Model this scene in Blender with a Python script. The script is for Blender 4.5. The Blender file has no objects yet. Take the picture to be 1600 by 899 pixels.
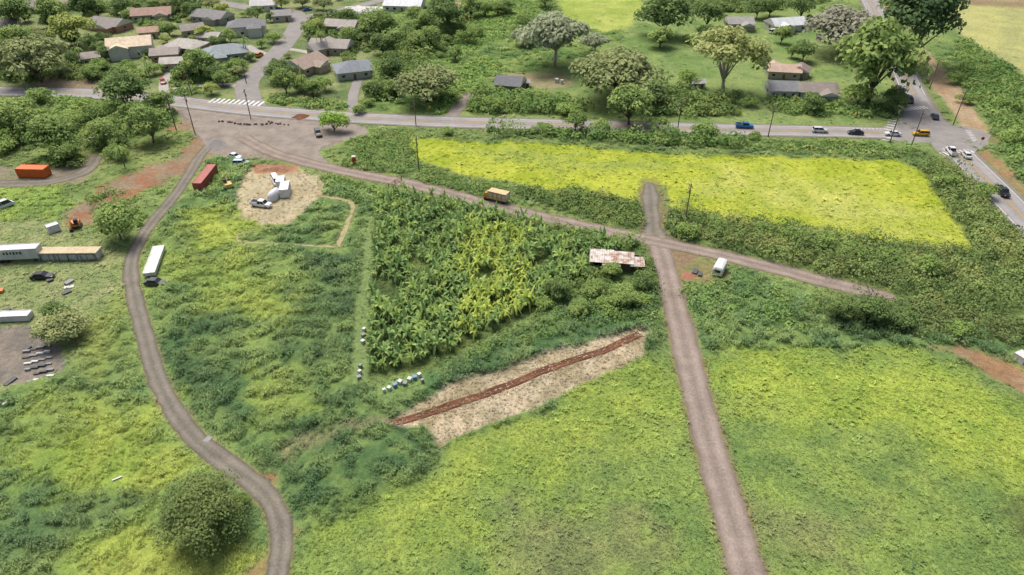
import bpy, math, numpy as np, time
from mathutils import Vector, Matrix
T0=time.time()
rng=np.random.default_rng(7)
# ---------------------------------------------------------------- camera calibration
H=84.0; PITCH=math.radians(35); F=1600*24/36
cp,sp=math.cos(PITCH),math.sin(PITCH)
def U(px,py,z=0.0):
    u=(px-800)/F; v=(py-449.5)/F
    d=(u, cp-v*sp, -sp-v*cp)
    t=(z-H)/d[2]
    return np.array([d[0]*t,d[1]*t])
def S(py): return (F*sp+(py-449.5)*cp)/H      # px per metre at ground
def PW(poly): return np.array([U(*p) for p in poly])
def heading(p1,p2):
    a=U(*p1);b=U(*p2); return math.atan2(b[1]-a[1],b[0]-a[0])
K=0.78
def lin(c,k=K):
    c=np.array(c,float)/255.0
    l=np.where(c<=0.04045,c/12.92,((c+0.055)/1.055)**2.4)
    return l*k
LEAFG=np.array([1.30,1.19,1.62])
FOLG=np.array([1.55,1.48,1.62])
# ---------------------------------------------------------------- noise
_tabs={}
def vnoise(x,y,seed=0):
    if seed not in _tabs: _tabs[seed]=np.random.default_rng(1000+seed).random((256,256)).astype(np.float32)
    T=_tabs[seed]
    xf=np.floor(x);yf=np.floor(y)
    xi=xf.astype(np.int64)&255; yi=yf.astype(np.int64)&255
    fx=(x-xf);fy=(y-yf)
    fx=fx*fx*(3-2*fx);fy=fy*fy*(3-2*fy)
    x1=(xi+1)&255;y1=(yi+1)&255
    return (T[xi,yi]*(1-fx)+T[x1,yi]*fx)*(1-fy)+(T[xi,y1]*(1-fx)+T[x1,y1]*fx)*fy
def fbm(x,y,size,octv=3,seed=0):
    a=0;amp=1;tot=0;s=1.0/size
    for o in range(octv):
        a=a+amp*vnoise(x*s+17.3*o,y*s+9.1*o,seed+o);tot+=amp;amp*=0.55;s*=2.1
    return a/tot
def sstep(a,b,x):
    t=np.clip((x-a)/(b-a),0,1);return t*t*(3-2*t)
def polysd(X,Y,poly):
    n=len(poly);d2=np.full(X.shape,1e12);ins=np.zeros(X.shape,bool)
    for i in range(n):
        ax,ay=poly[i];bx,by=poly[(i+1)%n]
        ex,ey=bx-ax,by-ay;L=ex*ex+ey*ey+1e-9
        t=np.clip(((X-ax)*ex+(Y-ay)*ey)/L,0,1)
        dx=X-ax-t*ex;dy=Y-ay-t*ey
        d2=np.minimum(d2,dx*dx+dy*dy)
        if abs(ey)>1e-9:
            c=((ay>Y)!=(by>Y))&(X<(ex*(Y-ay)/ey+ax)); ins^=c
    d=np.sqrt(d2);return np.where(ins,-d,d)
def linesd(X,Y,pts):
    d2=np.full(X.shape,1e12)
    for i in range(len(pts)-1):
        ax,ay=pts[i];bx,by=pts[i+1]
        ex,ey=bx-ax,by-ay;L=ex*ex+ey*ey+1e-9
        t=np.clip(((X-ax)*ex+(Y-ay)*ey)/L,0,1)
        dx=X-ax-t*ex;dy=Y-ay-t*ey
        d2=np.minimum(d2,dx*dx+dy*dy)
    return np.sqrt(d2)
def catmull(P,step=2.0):
    P=np.array(P);out=[]
    Q=np.vstack([2*P[0]-P[1],P,2*P[-1]-P[-2]])
    for i in range(1,len(Q)-2):
        p0,p1,p2,p3=Q[i-1],Q[i],Q[i+1],Q[i+2]
        n=max(2,int(np.linalg.norm(p2-p1)/step))
        for k in range(n):
            t=k/n
            out.append(0.5*((2*p1)+(-p0+p2)*t+(2*p0-5*p1+4*p2-p3)*t*t+(-p0+3*p1-3*p2+p3)*t**3))
    out.append(P[-1]);return np.array(out)
# ---------------------------------------------------------------- scene helpers
scene=bpy.context.scene
COL=scene.collection
def npmesh(name,V,Fq,C=None,smooth=False,extra=None):
    me=bpy.data.meshes.new(name)
    V=np.ascontiguousarray(V,dtype=np.float32);Fq=np.ascontiguousarray(Fq,dtype=np.int32)
    m,k=Fq.shape
    me.vertices.add(len(V));me.vertices.foreach_set("co",V.ravel())
    me.loops.add(m*k);me.loops.foreach_set("vertex_index",Fq.ravel())
    me.polygons.add(m)
    me.polygons.foreach_set("loop_start",np.arange(0,m*k,k,dtype=np.int32))
    me.polygons.foreach_set("loop_total",np.full(m,k,dtype=np.int32))
    if smooth: me.polygons.foreach_set("use_smooth",np.ones(m,bool))
    if C is not None:
        a=me.attributes.new("Col",'FLOAT_COLOR','POINT')
        cc=np.ones((len(V),4),np.float32);cc[:,:3]=np.clip(C,0,.85);a.data.foreach_set("color",cc.ravel())
    if extra is not None:
        for nme,arr in extra.items():
            a=me.attributes.new(nme,'FLOAT','POINT');a.data.foreach_set("value",np.asarray(arr,np.float32))
    me.update(calc_edges=True);me.validate()
    return me
def link(ob,label=None,cat=None,group=None,kind=None):
    COL.objects.link(ob)
    if label: ob["label"]=label
    if cat: ob["category"]=cat
    if group: ob["group"]=group
    if kind: ob["kind"]=kind
    return ob
def top(name,label,cat,loc=(0,0,0),rot=0.0,group=None,scale=None):
    e=bpy.data.objects.new(name,None);e.empty_display_size=0.3
    e.location=loc;e.rotation_euler=(0,0,rot)
    if scale is not None:e.scale=scale
    return link(e,label,cat,group)
class MB:
    def __init__(s): s.v=[];s.f=[];s.m=[]
    def add(s,V,Fs,mi=0):
        o=len(s.v);s.v+= [tuple(v) for v in V]
        for f in Fs: s.f.append(tuple(i+o for i in f));s.m.append(mi)
        return s
    def box(s,cx,cy,cz,sx,sy,sz,mi=0,tx=1.0,ty=1.0,rot=0.0):
        V=[]
        c,sn=math.cos(rot),math.sin(rot)
        for z,ax,ay in ((-.5,1,1),(.5,tx,ty)):
            for x,y in ((-.5,-.5),(.5,-.5),(.5,.5),(-.5,.5)):
                X=x*sx*ax;Y=y*sy*ay
                V.append((cx+X*c-Y*sn,cy+X*sn+Y*c,cz+z*sz))
        return s.add(V,[(3,2,1,0),(4,5,6,7),(0,1,5,4),(1,2,6,5),(2,3,7,6),(3,0,4,7)],mi)
    def tube(s,p0,p1,r0,r1,n=8,mi=0):
        p0=Vector(p0);p1=Vector(p1);d=(p1-p0).normalized()
        a=d.orthogonal().normalized();b=d.cross(a)
        V=[]
        for p,r in ((p0,r0),(p1,r1)):
            for i in range(n):
                t=2*math.pi*i/n;V.append(p+a*(r*math.cos(t))+b*(r*math.sin(t)))
        Fs=[(i,(i+1)%n,n+(i+1)%n,n+i) for i in range(n)]
        Fs+= [tuple(range(n-1,-1,-1)),tuple(range(n,2*n))]
        return s.add(V,Fs,mi)
    def loft(s,rings,mi=0,cap=True):
        n=len(rings[0]);V=[p for r in rings for p in r];Fs=[]
        for k in range(len(rings)-1):
            for i in range(n):
                j=(i+1)%n;Fs.append((k*n+i,k*n+j,(k+1)*n+j,(k+1)*n+i))
        if cap: Fs+=[tuple(range(n-1,-1,-1)),tuple(range((len(rings)-1)*n,len(rings)*n))]
        return s.add(V,Fs,mi)
    def mesh(s,name,mats,smooth=False):
        me=bpy.data.meshes.new(name);me.from_pydata(s.v,[],s.f)
        for m in mats: me.materials.append(m)
        me.polygons.foreach_set("material_index",s.m)
        if smooth: me.polygons.foreach_set("use_smooth",[True]*len(s.f))
        me.update();return me
def part(root,name,mb,mats,label=None,smooth=False,loc=None,rot=None):
    ob=bpy.data.objects.new(name,mb if isinstance(mb,bpy.types.Mesh) else mb.mesh(name,mats,smooth))
    ob.parent=root
    if loc is not None:ob.location=loc
    if rot is not None:ob.rotation_euler=rot
    COL.objects.link(ob)
    if label:ob["label"]=label
    return ob
# ---------------------------------------------------------------- materials
def newmat(name):
    m=bpy.data.materials.new(name);m.use_nodes=True
    nt=m.node_tree;nt.nodes.clear()
    out=nt.nodes.new("ShaderNodeOutputMaterial")
    b=nt.nodes.new("ShaderNodeBsdfPrincipled");nt.links.new(b.outputs[0],out.inputs[0])
    return m,nt,b,out
def nz(nt,scale,detail=3,vec=None,rough=0.6):
    n=nt.nodes.new("ShaderNodeTexNoise");n.inputs["Scale"].default_value=scale
    n.inputs["Detail"].default_value=detail;n.inputs["Roughness"].default_value=rough
    if vec is not None: nt.links.new(vec,n.inputs["Vector"])
    return n.outputs["Fac"]
def ramp(nt,fac,stops):
    r=nt.nodes.new("ShaderNodeValToRGB");nt.links.new(fac,r.inputs[0])
    e=r.color_ramp.elements
    while len(e)<len(stops): e.new(0.5)
    for el,(p,c) in zip(e,stops):
        el.position=p;el.color=(*([c]*3 if np.isscalar(c) else c),1)
    return r.outputs[0]
def mixc(nt,a,b,fac,mode='MIX'):
    m=nt.nodes.new("ShaderNodeMix");m.data_type='RGBA';m.blend_type=mode
    for sock,val in ((m.inputs[0],fac),(m.inputs[6],a),(m.inputs[7],b)):
        if hasattr(val,"is_linked"): nt.links.new(val,sock)
        elif np.isscalar(val): sock.default_value=val
        else: sock.default_value=(*val,1)
    return m.outputs[2]
def bump(nt,b,h,strength,dist):
    bp=nt.nodes.new("ShaderNodeBump");bp.inputs["Strength"].default_value=strength
    bp.inputs["Distance"].default_value=dist
    nt.links.new(h,bp.inputs["Height"]);nt.links.new(bp.outputs[0],b.inputs["Normal"])
def objco(nt):
    t=nt.nodes.new("ShaderNodeTexCoord");return t.outputs["Object"]
_mc={}
def paint(name,c,rough=0.5,metal=0.0,var=0.18,scale=1.2,k=0.75):
    key=(name,tuple(c),rough,metal)
    if key in _mc:return _mc[key]
    m,nt,b,_=newmat(name);c=lin(c,k)
    f=nz(nt,scale,5,objco(nt))
    col=ramp(nt,f,[(0.3,tuple(c*(1-var))),(0.65,tuple(np.minimum(c*(1+var*.5),1)))])
    nt.links.new(col,b.inputs["Base Color"])
    b.inputs["Roughness"].default_value=rough;b.inputs["Metallic"].default_value=metal
    _mc[key]=m;return m
def glass():
    return paint("window_glass",(45,52,60),0.12,0,0.1)
def roofmat(c,kind="shingle"):
    key=("roof",tuple(c),kind)
    if key in _mc:return _mc[key]
    m,nt,b,_=newmat("roof_"+kind);cc=lin(c,0.78);o=objco(nt)
    f=nz(nt,0.7,5,o);f2=nz(nt,6,3,o)
    col=ramp(nt,f,[(0.3,tuple(cc*0.78)),(0.7,tuple(cc*1.15))])
    col=mixc(nt,col,ramp(nt,f2,[(0.35,0.75),(0.65,1.1)]),0.6,'MULTIPLY')
    w=nt.nodes.new("ShaderNodeTexWave");w.inputs["Scale"].default_value=1.6 if kind=="metal" else 1.1
    w.bands_direction='X' if kind=="metal" else 'Y'
    nt.links.new(o,w.inputs["Vector"])
    col=mixc(nt,col,ramp(nt,w.outputs["Fac"],[(0.0,0.8),(0.5,1.05)]),0.5,'MULTIPLY')
    nt.links.new(col,b.inputs["Base Color"]);b.inputs["Roughness"].default_value=0.75
    _mc[key]=m;return m
def rustmat():
    if "rust" in _mc:return _mc["rust"]
    m,nt,b,_=newmat("rusty_corrugated_metal");o=objco(nt)
    f=nz(nt,0.5,6,o,0.7)
    col=ramp(nt,f,[(0.34,(0.16,0.08,0.05)),(0.43,(0.36,0.24,0.17)),(0.51,(0.50,0.46,0.42)),(0.7,(0.62,0.62,0.62))])
    w=nt.nodes.new("ShaderNodeTexWave");w.inputs["Scale"].default_value=0.6;w.inputs["Distortion"].default_value=1
    nt.links.new(o,w.inputs["Vector"])
    col=mixc(nt,col,ramp(nt,w.outputs["Fac"],[(0.1,0.65),(0.4,1.0)]),0.6,'MULTIPLY')
    nt.links.new(col,b.inputs["Base Color"]);b.inputs["Roughness"].default_value=0.6
    _mc["rust"]=m;return m
def folmat(name,trans=0.25,rnd=0.25,upmix=0.5):
    m,nt,b,out=newmat(name)
    a=nt.nodes.new("ShaderNodeAttribute");a.attribute_name="Col"
    oi=nt.nodes.new("ShaderNodeObjectInfo")
    r=ramp(nt,oi.outputs["Random"],[(0,(1-rnd,1-rnd*.8,1-rnd)),(1,(1+rnd*.5,1+rnd*.4,1+rnd*.2))])
    col=mixc(nt,a.outputs["Color"],r,1.0,'MULTIPLY')
    nt.links.new(col,b.inputs["Base Color"]);b.inputs["Roughness"].default_value=0.8
    b.inputs["Specular IOR Level"].default_value=0.15
    ge=nt.nodes.new("ShaderNodeNewGeometry")
    mv=nt.nodes.new("ShaderNodeMix");mv.data_type='VECTOR';mv.inputs[0].default_value=upmix
    nt.links.new(ge.outputs["Normal"],mv.inputs[4]);mv.inputs[5].default_value=(0,0,1)
    nn=nt.nodes.new("ShaderNodeVectorMath");nn.operation='NORMALIZE';nt.links.new(mv.outputs[1],nn.inputs[0])
    nt.links.new(nn.outputs[0],b.inputs["Normal"])
    tr=nt.nodes.new("ShaderNodeBsdfTranslucent");nt.links.new(col,tr.inputs[0])
    mx=nt.nodes.new("ShaderNodeMixShader");mx.inputs[0].default_value=trans
    nt.links.new(b.outputs[0],mx.inputs[1]);nt.links.new(tr.outputs[0],mx.inputs[2])
    nt.links.new(mx.outputs[0],out.inputs[0])
    return m
FOL=folmat("foliage_leaves",0.35,0.16,.5)
GRS=folmat("grass_blades",0.3,0.0,.6)
BARK=paint("bark",(120,108,94),0.9,0,0.3,3)
BARKW=paint("pale_bark",(196,188,170),0.8,0,0.25,2)
def groundmat():
    m,nt,b,_=newmat("ground_cover")
    a=nt.nodes.new("ShaderNodeAttribute");a.attribute_name="Col";o=objco(nt)
    f1=nz(nt,0.9,4,o,0.65);f2=nz(nt,4.5,3,o,0.7);f3=nz(nt,0.12,3,o)
    c=mixc(nt,a.outputs["Color"],ramp(nt,f1,[(0.32,(0.72,0.75,0.72)),(0.68,(1.22,1.2,1.16))]),0.9,'MULTIPLY')
    c=mixc(nt,c,ramp(nt,f2,[(0.3,0.55),(0.7,1.32)]),0.8,'MULTIPLY')
    c=mixc(nt,c,ramp(nt,f3,[(0.35,(0.9,0.92,0.92)),(0.65,(1.1,1.06,1.0))]),1.0,'MULTIPLY')
    nt.links.new(c,b.inputs["Base Color"]);b.inputs["Roughness"].default_value=0.95
    b.inputs["Specular IOR Level"].default_value=0.1
    bump(nt,b,f2,0.7,0.25);return m
GM=groundmat()
def gravel(name,ca,cb,tracks=True,spots=0.5,k=K):
    m,nt,b,_=newmat(name);o=objco(nt);ca=lin(ca,k);cb=lin(cb,k)
    f1=nz(nt,0.22,6,o,0.7);f2=nz(nt,2.5,5,o,0.75)
    c=ramp(nt,f1,[(0.35,tuple(ca)),(0.65,tuple(cb))])
    c=mixc(nt,c,ramp(nt,f2,[(0.3,0.66),(0.7,1.26)]),spots,'MULTIPLY')
    if tracks:
        a=nt.nodes.new("ShaderNodeAttribute");a.attribute_name="across"
        ab=nt.nodes.new("ShaderNodeMath");ab.operation='ABSOLUTE';nt.links.new(a.outputs["Fac"],ab.inputs[0])
        ad=nt.nodes.new("ShaderNodeMath");ad.operation='MULTIPLY_ADD';nt.links.new(f2,ad.inputs[0])
        ad.inputs[1].default_value=0.25;nt.links.new(ab.outputs[0],ad.inputs[2])
        c=mixc(nt,c,ramp(nt,ad.outputs[0],[(0.12,(.82,.83,.80)),(0.38,1.0),(0.58,1.14),(0.82,1.0),(1.05,(.74,.74,.66))]),1.0,'MULTIPLY')
    nt.links.new(c,b.inputs["Base Color"]);b.inputs["Roughness"].default_value=0.95
    b.inputs["Specular IOR Level"].default_value=0.15
    bump(nt,b,f2,0.7,0.08);return m
ASPH=gravel("asphalt_road",(148,145,144),(164,160,158),True,0.2)
ASPH2=gravel("worn_asphalt",(142,139,136),(160,155,151),False,0.3)
ROADP=gravel("purple_gravel_road",(142,129,120),(164,150,139),True,0.75)
ROADG=gravel("grey_gravel_road",(120,116,106),(142,135,123),True,0.75)
YARD=gravel("grey_gravel_yard",(136,127,118),(166,155,144),False,0.8)
REDD=gravel("red_dirt",(150,108,86),(172,130,104),False,0.6)
TAND=gravel("tan_dry_grass_ground",(160,156,112),(184,174,136),False,0.9)
BRND=gravel("tilled_brown_soil",(108,74,56),(136,96,74),False,0.9)
CONC=gravel("concrete_drive",(170,166,158),(188,184,176),False,0.3)
WHITE=paint("white_road_paint",(225,225,220),0.6,0,0.2,2)
YELP=paint("yellow_road_paint",(205,165,60),0.6,0,0.2,2)
# ---------------------------------------------------------------- road centre lines
roads={
 "highway":([(-250,135),(0,143),(130,146),(260,157),(400,173),(550,184),(700,191),(900,196),(1100,202),(1300,206),(1400,209),(1470,213)],5.0,ASPH,0.8,0.0),
 "cross_highway":([(1330,-50),(1358,0),(1378,40),(1402,90),(1428,148),(1462,200),(1500,240),(1560,300),(1620,362),(1700,440)],5.0,ASPH,1.5,0.0),
 "side_road":([(1460,200),(1500,208),(1545,218)],4.0,ASPH2,0.4,0.2),
 "residential_street":([(398,172),(388,150),(388,128),(412,102),(440,75),(460,48),(466,30),(452,18),(400,14),(340,4)],4.2,ASPH2,0.2,0.0),
 "residential_street_branch":([(462,32),(500,22),(560,10),(620,-6)],3.5,ASPH2,0.2,0.0),
 "driveway":([(560,184),(552,165),(553,145),(560,125)],1.8,ASPH2,0.3,0.2),
 "concrete_driveway":([(258,150),(256,132),(266,112),(275,90),(282,78)],1.7,CONC,0.2,0.1),
 "house_driveway":([(425,90),(400,80),(385,72)],2.0,CONC,0.2,0.1),
 "house_path":([(440,75),(480,82),(500,88)],1.6,CONC,0.2,0.1),
 "front_driveway":([(388,140),(350,132),(310,135),(270,140)],1.4,CONC,0.2,0.2),
 "farm_lane":([(700,190),(715,170),(735,145)],2.2,YARD,0.6,0.5),
 "gravel_road":([(380,215),(430,240),(520,264),(640,288),(760,318),(870,345),(1000,372),(1100,393),(1200,417),(1300,443),(1402,466)],2.4,ROADP,0.7,0.6),
 "gravel_track":([(1025,370),(1040,420),(1060,500),(1085,600),(1110,700),(1140,800),(1168,900),(1200,1010)],2.6,ROADP,0.9,0.5),
 "gravel_spur":([(1014,285),(1016,305),(1018,330),(1020,355),(1024,380)],2.4,ROADG,0.9,0.6),
 "curved_track":([(330,225),(312,245),(297,270),(272,308),(240,345),(214,385),(204,420),(212,470),(228,530),(242,580),(270,640),(310,690),(355,725),(405,762),(432,800),(440,840),(433,899),(420,980)],1.6,ROADG,0.6,0.4),
 "farm_driveway":([(-60,288),(60,286),(105,278),(135,266),(150,245)],2.2,ROADG,0.8,0.7),
 "mown_path":([(498,306),(535,312),(552,322),(545,345),(534,370),(528,386)],0.6,TAND,0.5,0.6),
 "faint_path":([(528,386),(480,384),(420,380),(376,378),(374,366),(405,357)],0.32,TAND,0.4,0.35),
}
RW={}
for n,(pts,hw,mat,vg,en) in roads.items():
    RW[n]=catmull(PW(pts),3.0)
# ---------------------------------------------------------------- ground zones
Z=[]
def zone(poly,a,b,ns=8,edge=1.5,warp=4,h=0.3,tall=0,weed=0): Z.append((PW(poly),lin(a),lin(b),ns,edge,warp,h,tall,weed))
zone([(-200,-60),(620,-60),(620,160),(0,140),(-200,135)],(110,132,78),(148,160,102),10,2,4,.2,.05,0)
zone([(600,-60),(1000,-60),(1010,60),(860,110),(760,130),(700,180),(580,170)],(106,140,72),(142,168,88),9,3,5,1.2,.7,0)
zone([(870,-20),(1000,-20),(1012,45),(940,50),(880,35)],(158,180,80),(178,194,98),9,3,5,.3,.05,0)
zone([(1000,20),(1400,20),(1440,200),(1060,195),(860,180),(700,180),(760,130),(860,105),(960,70)],(116,146,78),(142,164,94),12,2,3,.2,.05,.1)
zone([(760,120),(880,112),(900,135),(860,140),(780,130)],(140,140,100),(165,155,122),6,2,3,.1)
zone([(1470,-10),(1640,-10),(1900,60),(1900,160),(1600,132),(1540,90),(1500,55)],(170,176,110),(190,190,128),16,2,3,.1,.03)
zone([(1440,-60),(1900,-60),(1900,30),(1600,14),(1470,4)],(150,134,108),(165,152,118),14,2,3,.1)
zone([(1500,60),(1640,135),(1900,170),(1900,400),(1600,300),(1555,235),(1490,170),(1450,95)],(104,136,74),(136,160,86),7,2,4,1.0,.6)
zone([(1358,-40),(1440,70),(1500,140),(1545,200),(1535,225),(1500,195),(1450,130),(1395,40),(1345,-40)],(176,152,122),(190,168,140),6,1,2,0)
zone([(1540,230),(1570,260),(1640,330),(1640,345),(1560,275),(1530,240)],(165,134,104),(150,144,104),5,1,2,0)
zone([(-200,145),(260,160),(310,200),(300,240),(140,300),(-200,300)],(116,142,76),(148,166,94),8,2,4,.5,.3,.1)
zone([(-200,290),(110,292),(115,320),(80,345),(-200,350)],(134,166,80),(154,182,86),8,1,3,.6,.7,.1)
zone([(-200,345),(100,345),(190,400),(190,470),(130,560),(-200,700)],(138,158,96),(160,170,110),7,2,3,.2,.15,.3)
# middle-left tall grass with darker weedy bands
zone([(325,245),(420,260),(560,290),(590,310),(570,600),(640,620),(600,680),(700,700),(560,790),(460,900),(455,830),(420,760),(300,680),(235,560),(215,430),(250,345)],(112,146,82),(142,170,92),7,1.5,3,1.2,1,0)
zone([(470,400),(565,400),(560,520),(500,580),(440,560),(450,470)],(96,128,76),(124,154,86),5,3,6,1.3,1,0)
zone([(240,520),(330,500),(400,560),(380,650),(300,660),(250,600)],(98,132,78),(128,158,88),5,3,6,1.3,1,0)
zone([(430,640),(600,600),(640,640),(560,700),(440,720)],(96,130,76),(122,152,84),5,3,6,1.3,1,0)
zone([(285,345),(335,322),(410,345),(385,384),(310,384)],(152,178,74),(170,190,84),8,3,6,.5,.7,.2)
zone([(310,420),(400,385),(455,440),(440,500),(350,500)],(144,172,80),(162,184,86),8,5,8,.7,.8,.2)
zone([(395,585),(450,570),(470,640),(410,665)],(142,170,80),(158,180,86),8,5,8,.7,.8,.2)
zone([(240,380),(330,390),(340,450),(235,460)],(142,170,80),(156,180,88),8,4,7,.8,.85,.15)
# lower left
zone([(-200,700),(120,560),(205,460),(240,600),(330,710),(420,790),(415,900),(380,1100),(-400,1100)],(116,150,86),(146,174,94),7,2,3,1.1,1,0)
zone([(20,800),(160,780),(240,790),(150,840),(40,880)],(100,134,80),(126,156,90),5,4,6,1.3,1,0)
zone([(120,500),(195,450),(215,540),(150,600),(110,560)],(138,164,84),(156,176,92),9,4,6,.7,.8,.2)
zone([(150,640),(250,620),(315,725),(250,775),(80,790),(40,700)],(148,176,76),(170,190,86),9,5,8,.6,.6,.4)
zone([(90,880),(210,815),(270,845),(410,850),(385,905),(120,965)],(150,176,78),(172,190,88),9,4,7,.6,.6,.4)
zone([(10,640),(80,610),(110,640),(40,700)],(142,170,80),(158,180,88),9,4,6,.6,.7,.3)
zone([(390,730),(425,740),(480,790),(485,830),(465,840),(445,790)],(154,118,94),(160,140,104),6,.7,2,.05,.15)
zone([(365,905),(412,860),(418,905),(400,960),(360,960)],(160,142,104),(150,152,94),6,.7,2,.1)
zone([(590,610),(700,560),(850,505),(900,460),(1030,470),(1040,540),(1010,560),(860,635),(700,705),(560,790),(480,860),(430,740),(520,670)],(98,134,78),(132,162,90),6,1.5,3,1.2,1,0)
# banana ground
zone([(585,300),(640,300),(1000,385),(920,430),(900,460),(830,500),(690,575),(580,600),(560,590),(575,400)],(92,114,62),(120,142,76),5,1,2,.2,.4,.3)
zone([(575,335),(586,335),(572,590),(545,600),(550,500)],(124,150,88),(138,162,96),5,.6,1,.1,.05,.2)
# lower fields
zone([(1010,570),(1062,580),(1165,905),(1200,1100),(430,1100),(455,900),(480,860),(600,770),(705,710),(860,640)],(118,148,78),(142,168,84),7,1.5,3,.25,0,1)
zone([(700,715),(870,640),(1010,575),(1055,600),(1070,680),(900,720),(760,790),(600,850),(520,860),(560,800)],(144,170,76),(162,184,82),6,7,9,.25,.04,1)
zone([(780,830),(960,780),(1040,840),(1000,930),(800,940)],(130,146,88),(146,158,94),6,6,9,.2,0,1)
zone([(1075,560),(1120,545),(1450,540),(1600,630),(1900,760),(1900,1200),(1220,1200)],(120,150,78),(144,170,84),7,2,3,.25,0,1)
zone([(1120,555),(1450,545),(1600,640),(1800,700),(1600,760),(1350,660),(1150,640)],(148,176,74),(166,188,80),6,6,9,.25,.04,1)
zone([(1180,820),(1320,800),(1350,899),(1230,930)],(138,154,90),(150,164,94),6,6,9,.2,0,1)
zone([(1560,790),(1700,780),(1700,860),(1580,840)],(95,114,66),(112,130,70),6,3,5,.3,0,1)
zone([(1065,455),(1150,420),(1300,470),(1600,525),(1900,590),(1900,680),(1600,600),(1450,540),(1130,548),(1090,560)],(108,144,82),(138,168,92),6,1.5,3,1.2,1,0)
zone([(1450,540),(1480,545),(1600,612),(1800,700),(1800,650),(1600,580),(1500,540)],(160,128,100),(172,146,118),6,1,2,.05)
zone([(500,255),(560,205),(650,200),(1060,212),(1440,240),(1520,255),(1620,360),(1800,470),(1800,530),(1600,490),(1420,462),(1200,408),(1030,370),(760,310)],(106,134,72),(138,162,88),6,1.5,3,.7,.6,.1)
zone([(640,220),(670,217),(850,226),(1040,240),(1100,245),(1250,245),(1400,252),(1440,268),(1480,325),(1518,398),(1440,388),(1280,368),(1100,342),(1045,325),(1040,298),(1005,285),(990,312),(850,298),(720,272),(650,250)],(160,180,56),(182,196,72),10,1.2,3,.15,.1,.2)
zone([(1100,262),(1250,275),(1440,330),(1490,385),(1300,350),(1120,300)],(170,186,78),(188,198,96),7,6,9,.15,.06,.2)
zone([(700,235),(1000,250),(1100,262),(980,270),(760,255)],(150,170,74),(168,184,82),6,5,9,.2,.12,.2)
# bare ground
zone([(262,160),(300,160),(440,183),(570,198),(575,210),(500,232),(512,262),(400,248),(330,245),(310,225),(285,190)],(146,136,126),(160,148,136),6,.7,2,0)
zone([(135,305),(210,270),(280,245),(310,210),(265,205),(290,190),(330,240),(290,270),(215,305),(190,345),(140,350),(90,350)],(164,120,94),(158,140,118),6,1.5,3,0)
zone([(-200,262),(110,262),(145,240),(160,255),(135,285),(-200,300)],(150,140,126),(135,140,105),6,1,2,0)
zone([(-200,505),(50,505),(95,545),(100,580),(60,600),(-200,615)],(132,126,120),(150,142,134),5,.6,2,0)
zone([(362,310),(375,285),(400,262),(450,260),(505,275),(505,300),(495,315),(475,330),(440,350),(405,352),(372,335)],(184,172,142),(202,190,160),4,.8,3,.05,0,.25)
zone([(395,258),(460,258),(465,270),(405,272)],(168,124,98),(180,146,118),4,.5,2,0)
zone([(75,100),(120,105),(160,130),(150,142),(90,138),(60,136)],(165,144,122),(150,137,114),5,1,2,0)
zone([(636,636),(700,606),(850,556),(990,511),(1012,516),(1012,556),(920,602),(850,628),(790,650),(690,698),(668,668),(600,668)],(172,160,132),(204,190,164),3.5,.5,1.6,.05,0,.6)
zone([(430,700),(520,668),(600,658),(608,668),(520,678),(440,715)],(144,152,98),(156,154,110),5,1.5,3,.5,.6)
zone([(1060,405),(1110,405),(1140,430),(1100,445),(1066,440)],(158,132,112),(140,138,96),4,.8,2,0)
zone([(995,295),(1038,295),(1044,345),(1055,372),(995,368),(1003,350)],(140,132,104),(132,140,86),4,1.2,3,0,0,.3)
zone([(1030,378),(1050,375),(1110,395),(1066,420),(1050,430)],(150,132,118),(148,128,106),4,.8,2,0)
BROWNV=lin((142,130,96))
EXC=[(x,y,1.2) for x,y in [(569,515),(568,524),(567,534),(563,572),(562,581),(561,590),(608,607),(617,602),(625,597),(633,600),(640,593),(648,590),(655,586),(660,595),(600,610),(183,748),(408,319),(66,431),(4,322),(82,358),(1125,418),(775,306),(118,352),(145,217),(356,290)]]
EXC+=[(x,y,2.0) for x,y in [(234,434),(237,425),(240,415),(244,405),(247,396),(251,388),(243,441),(311,292),(316,283),(322,274),(328,266),(40,270),(55,270),(68,270),(10,400),(30,400),(50,400),(85,396),(105,396),(130,396),(10,497),(35,497),(950,408),(970,410),(990,412)]]
EXW=np.array([[*U(x,y),r] for x,y,r in EXC])
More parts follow.
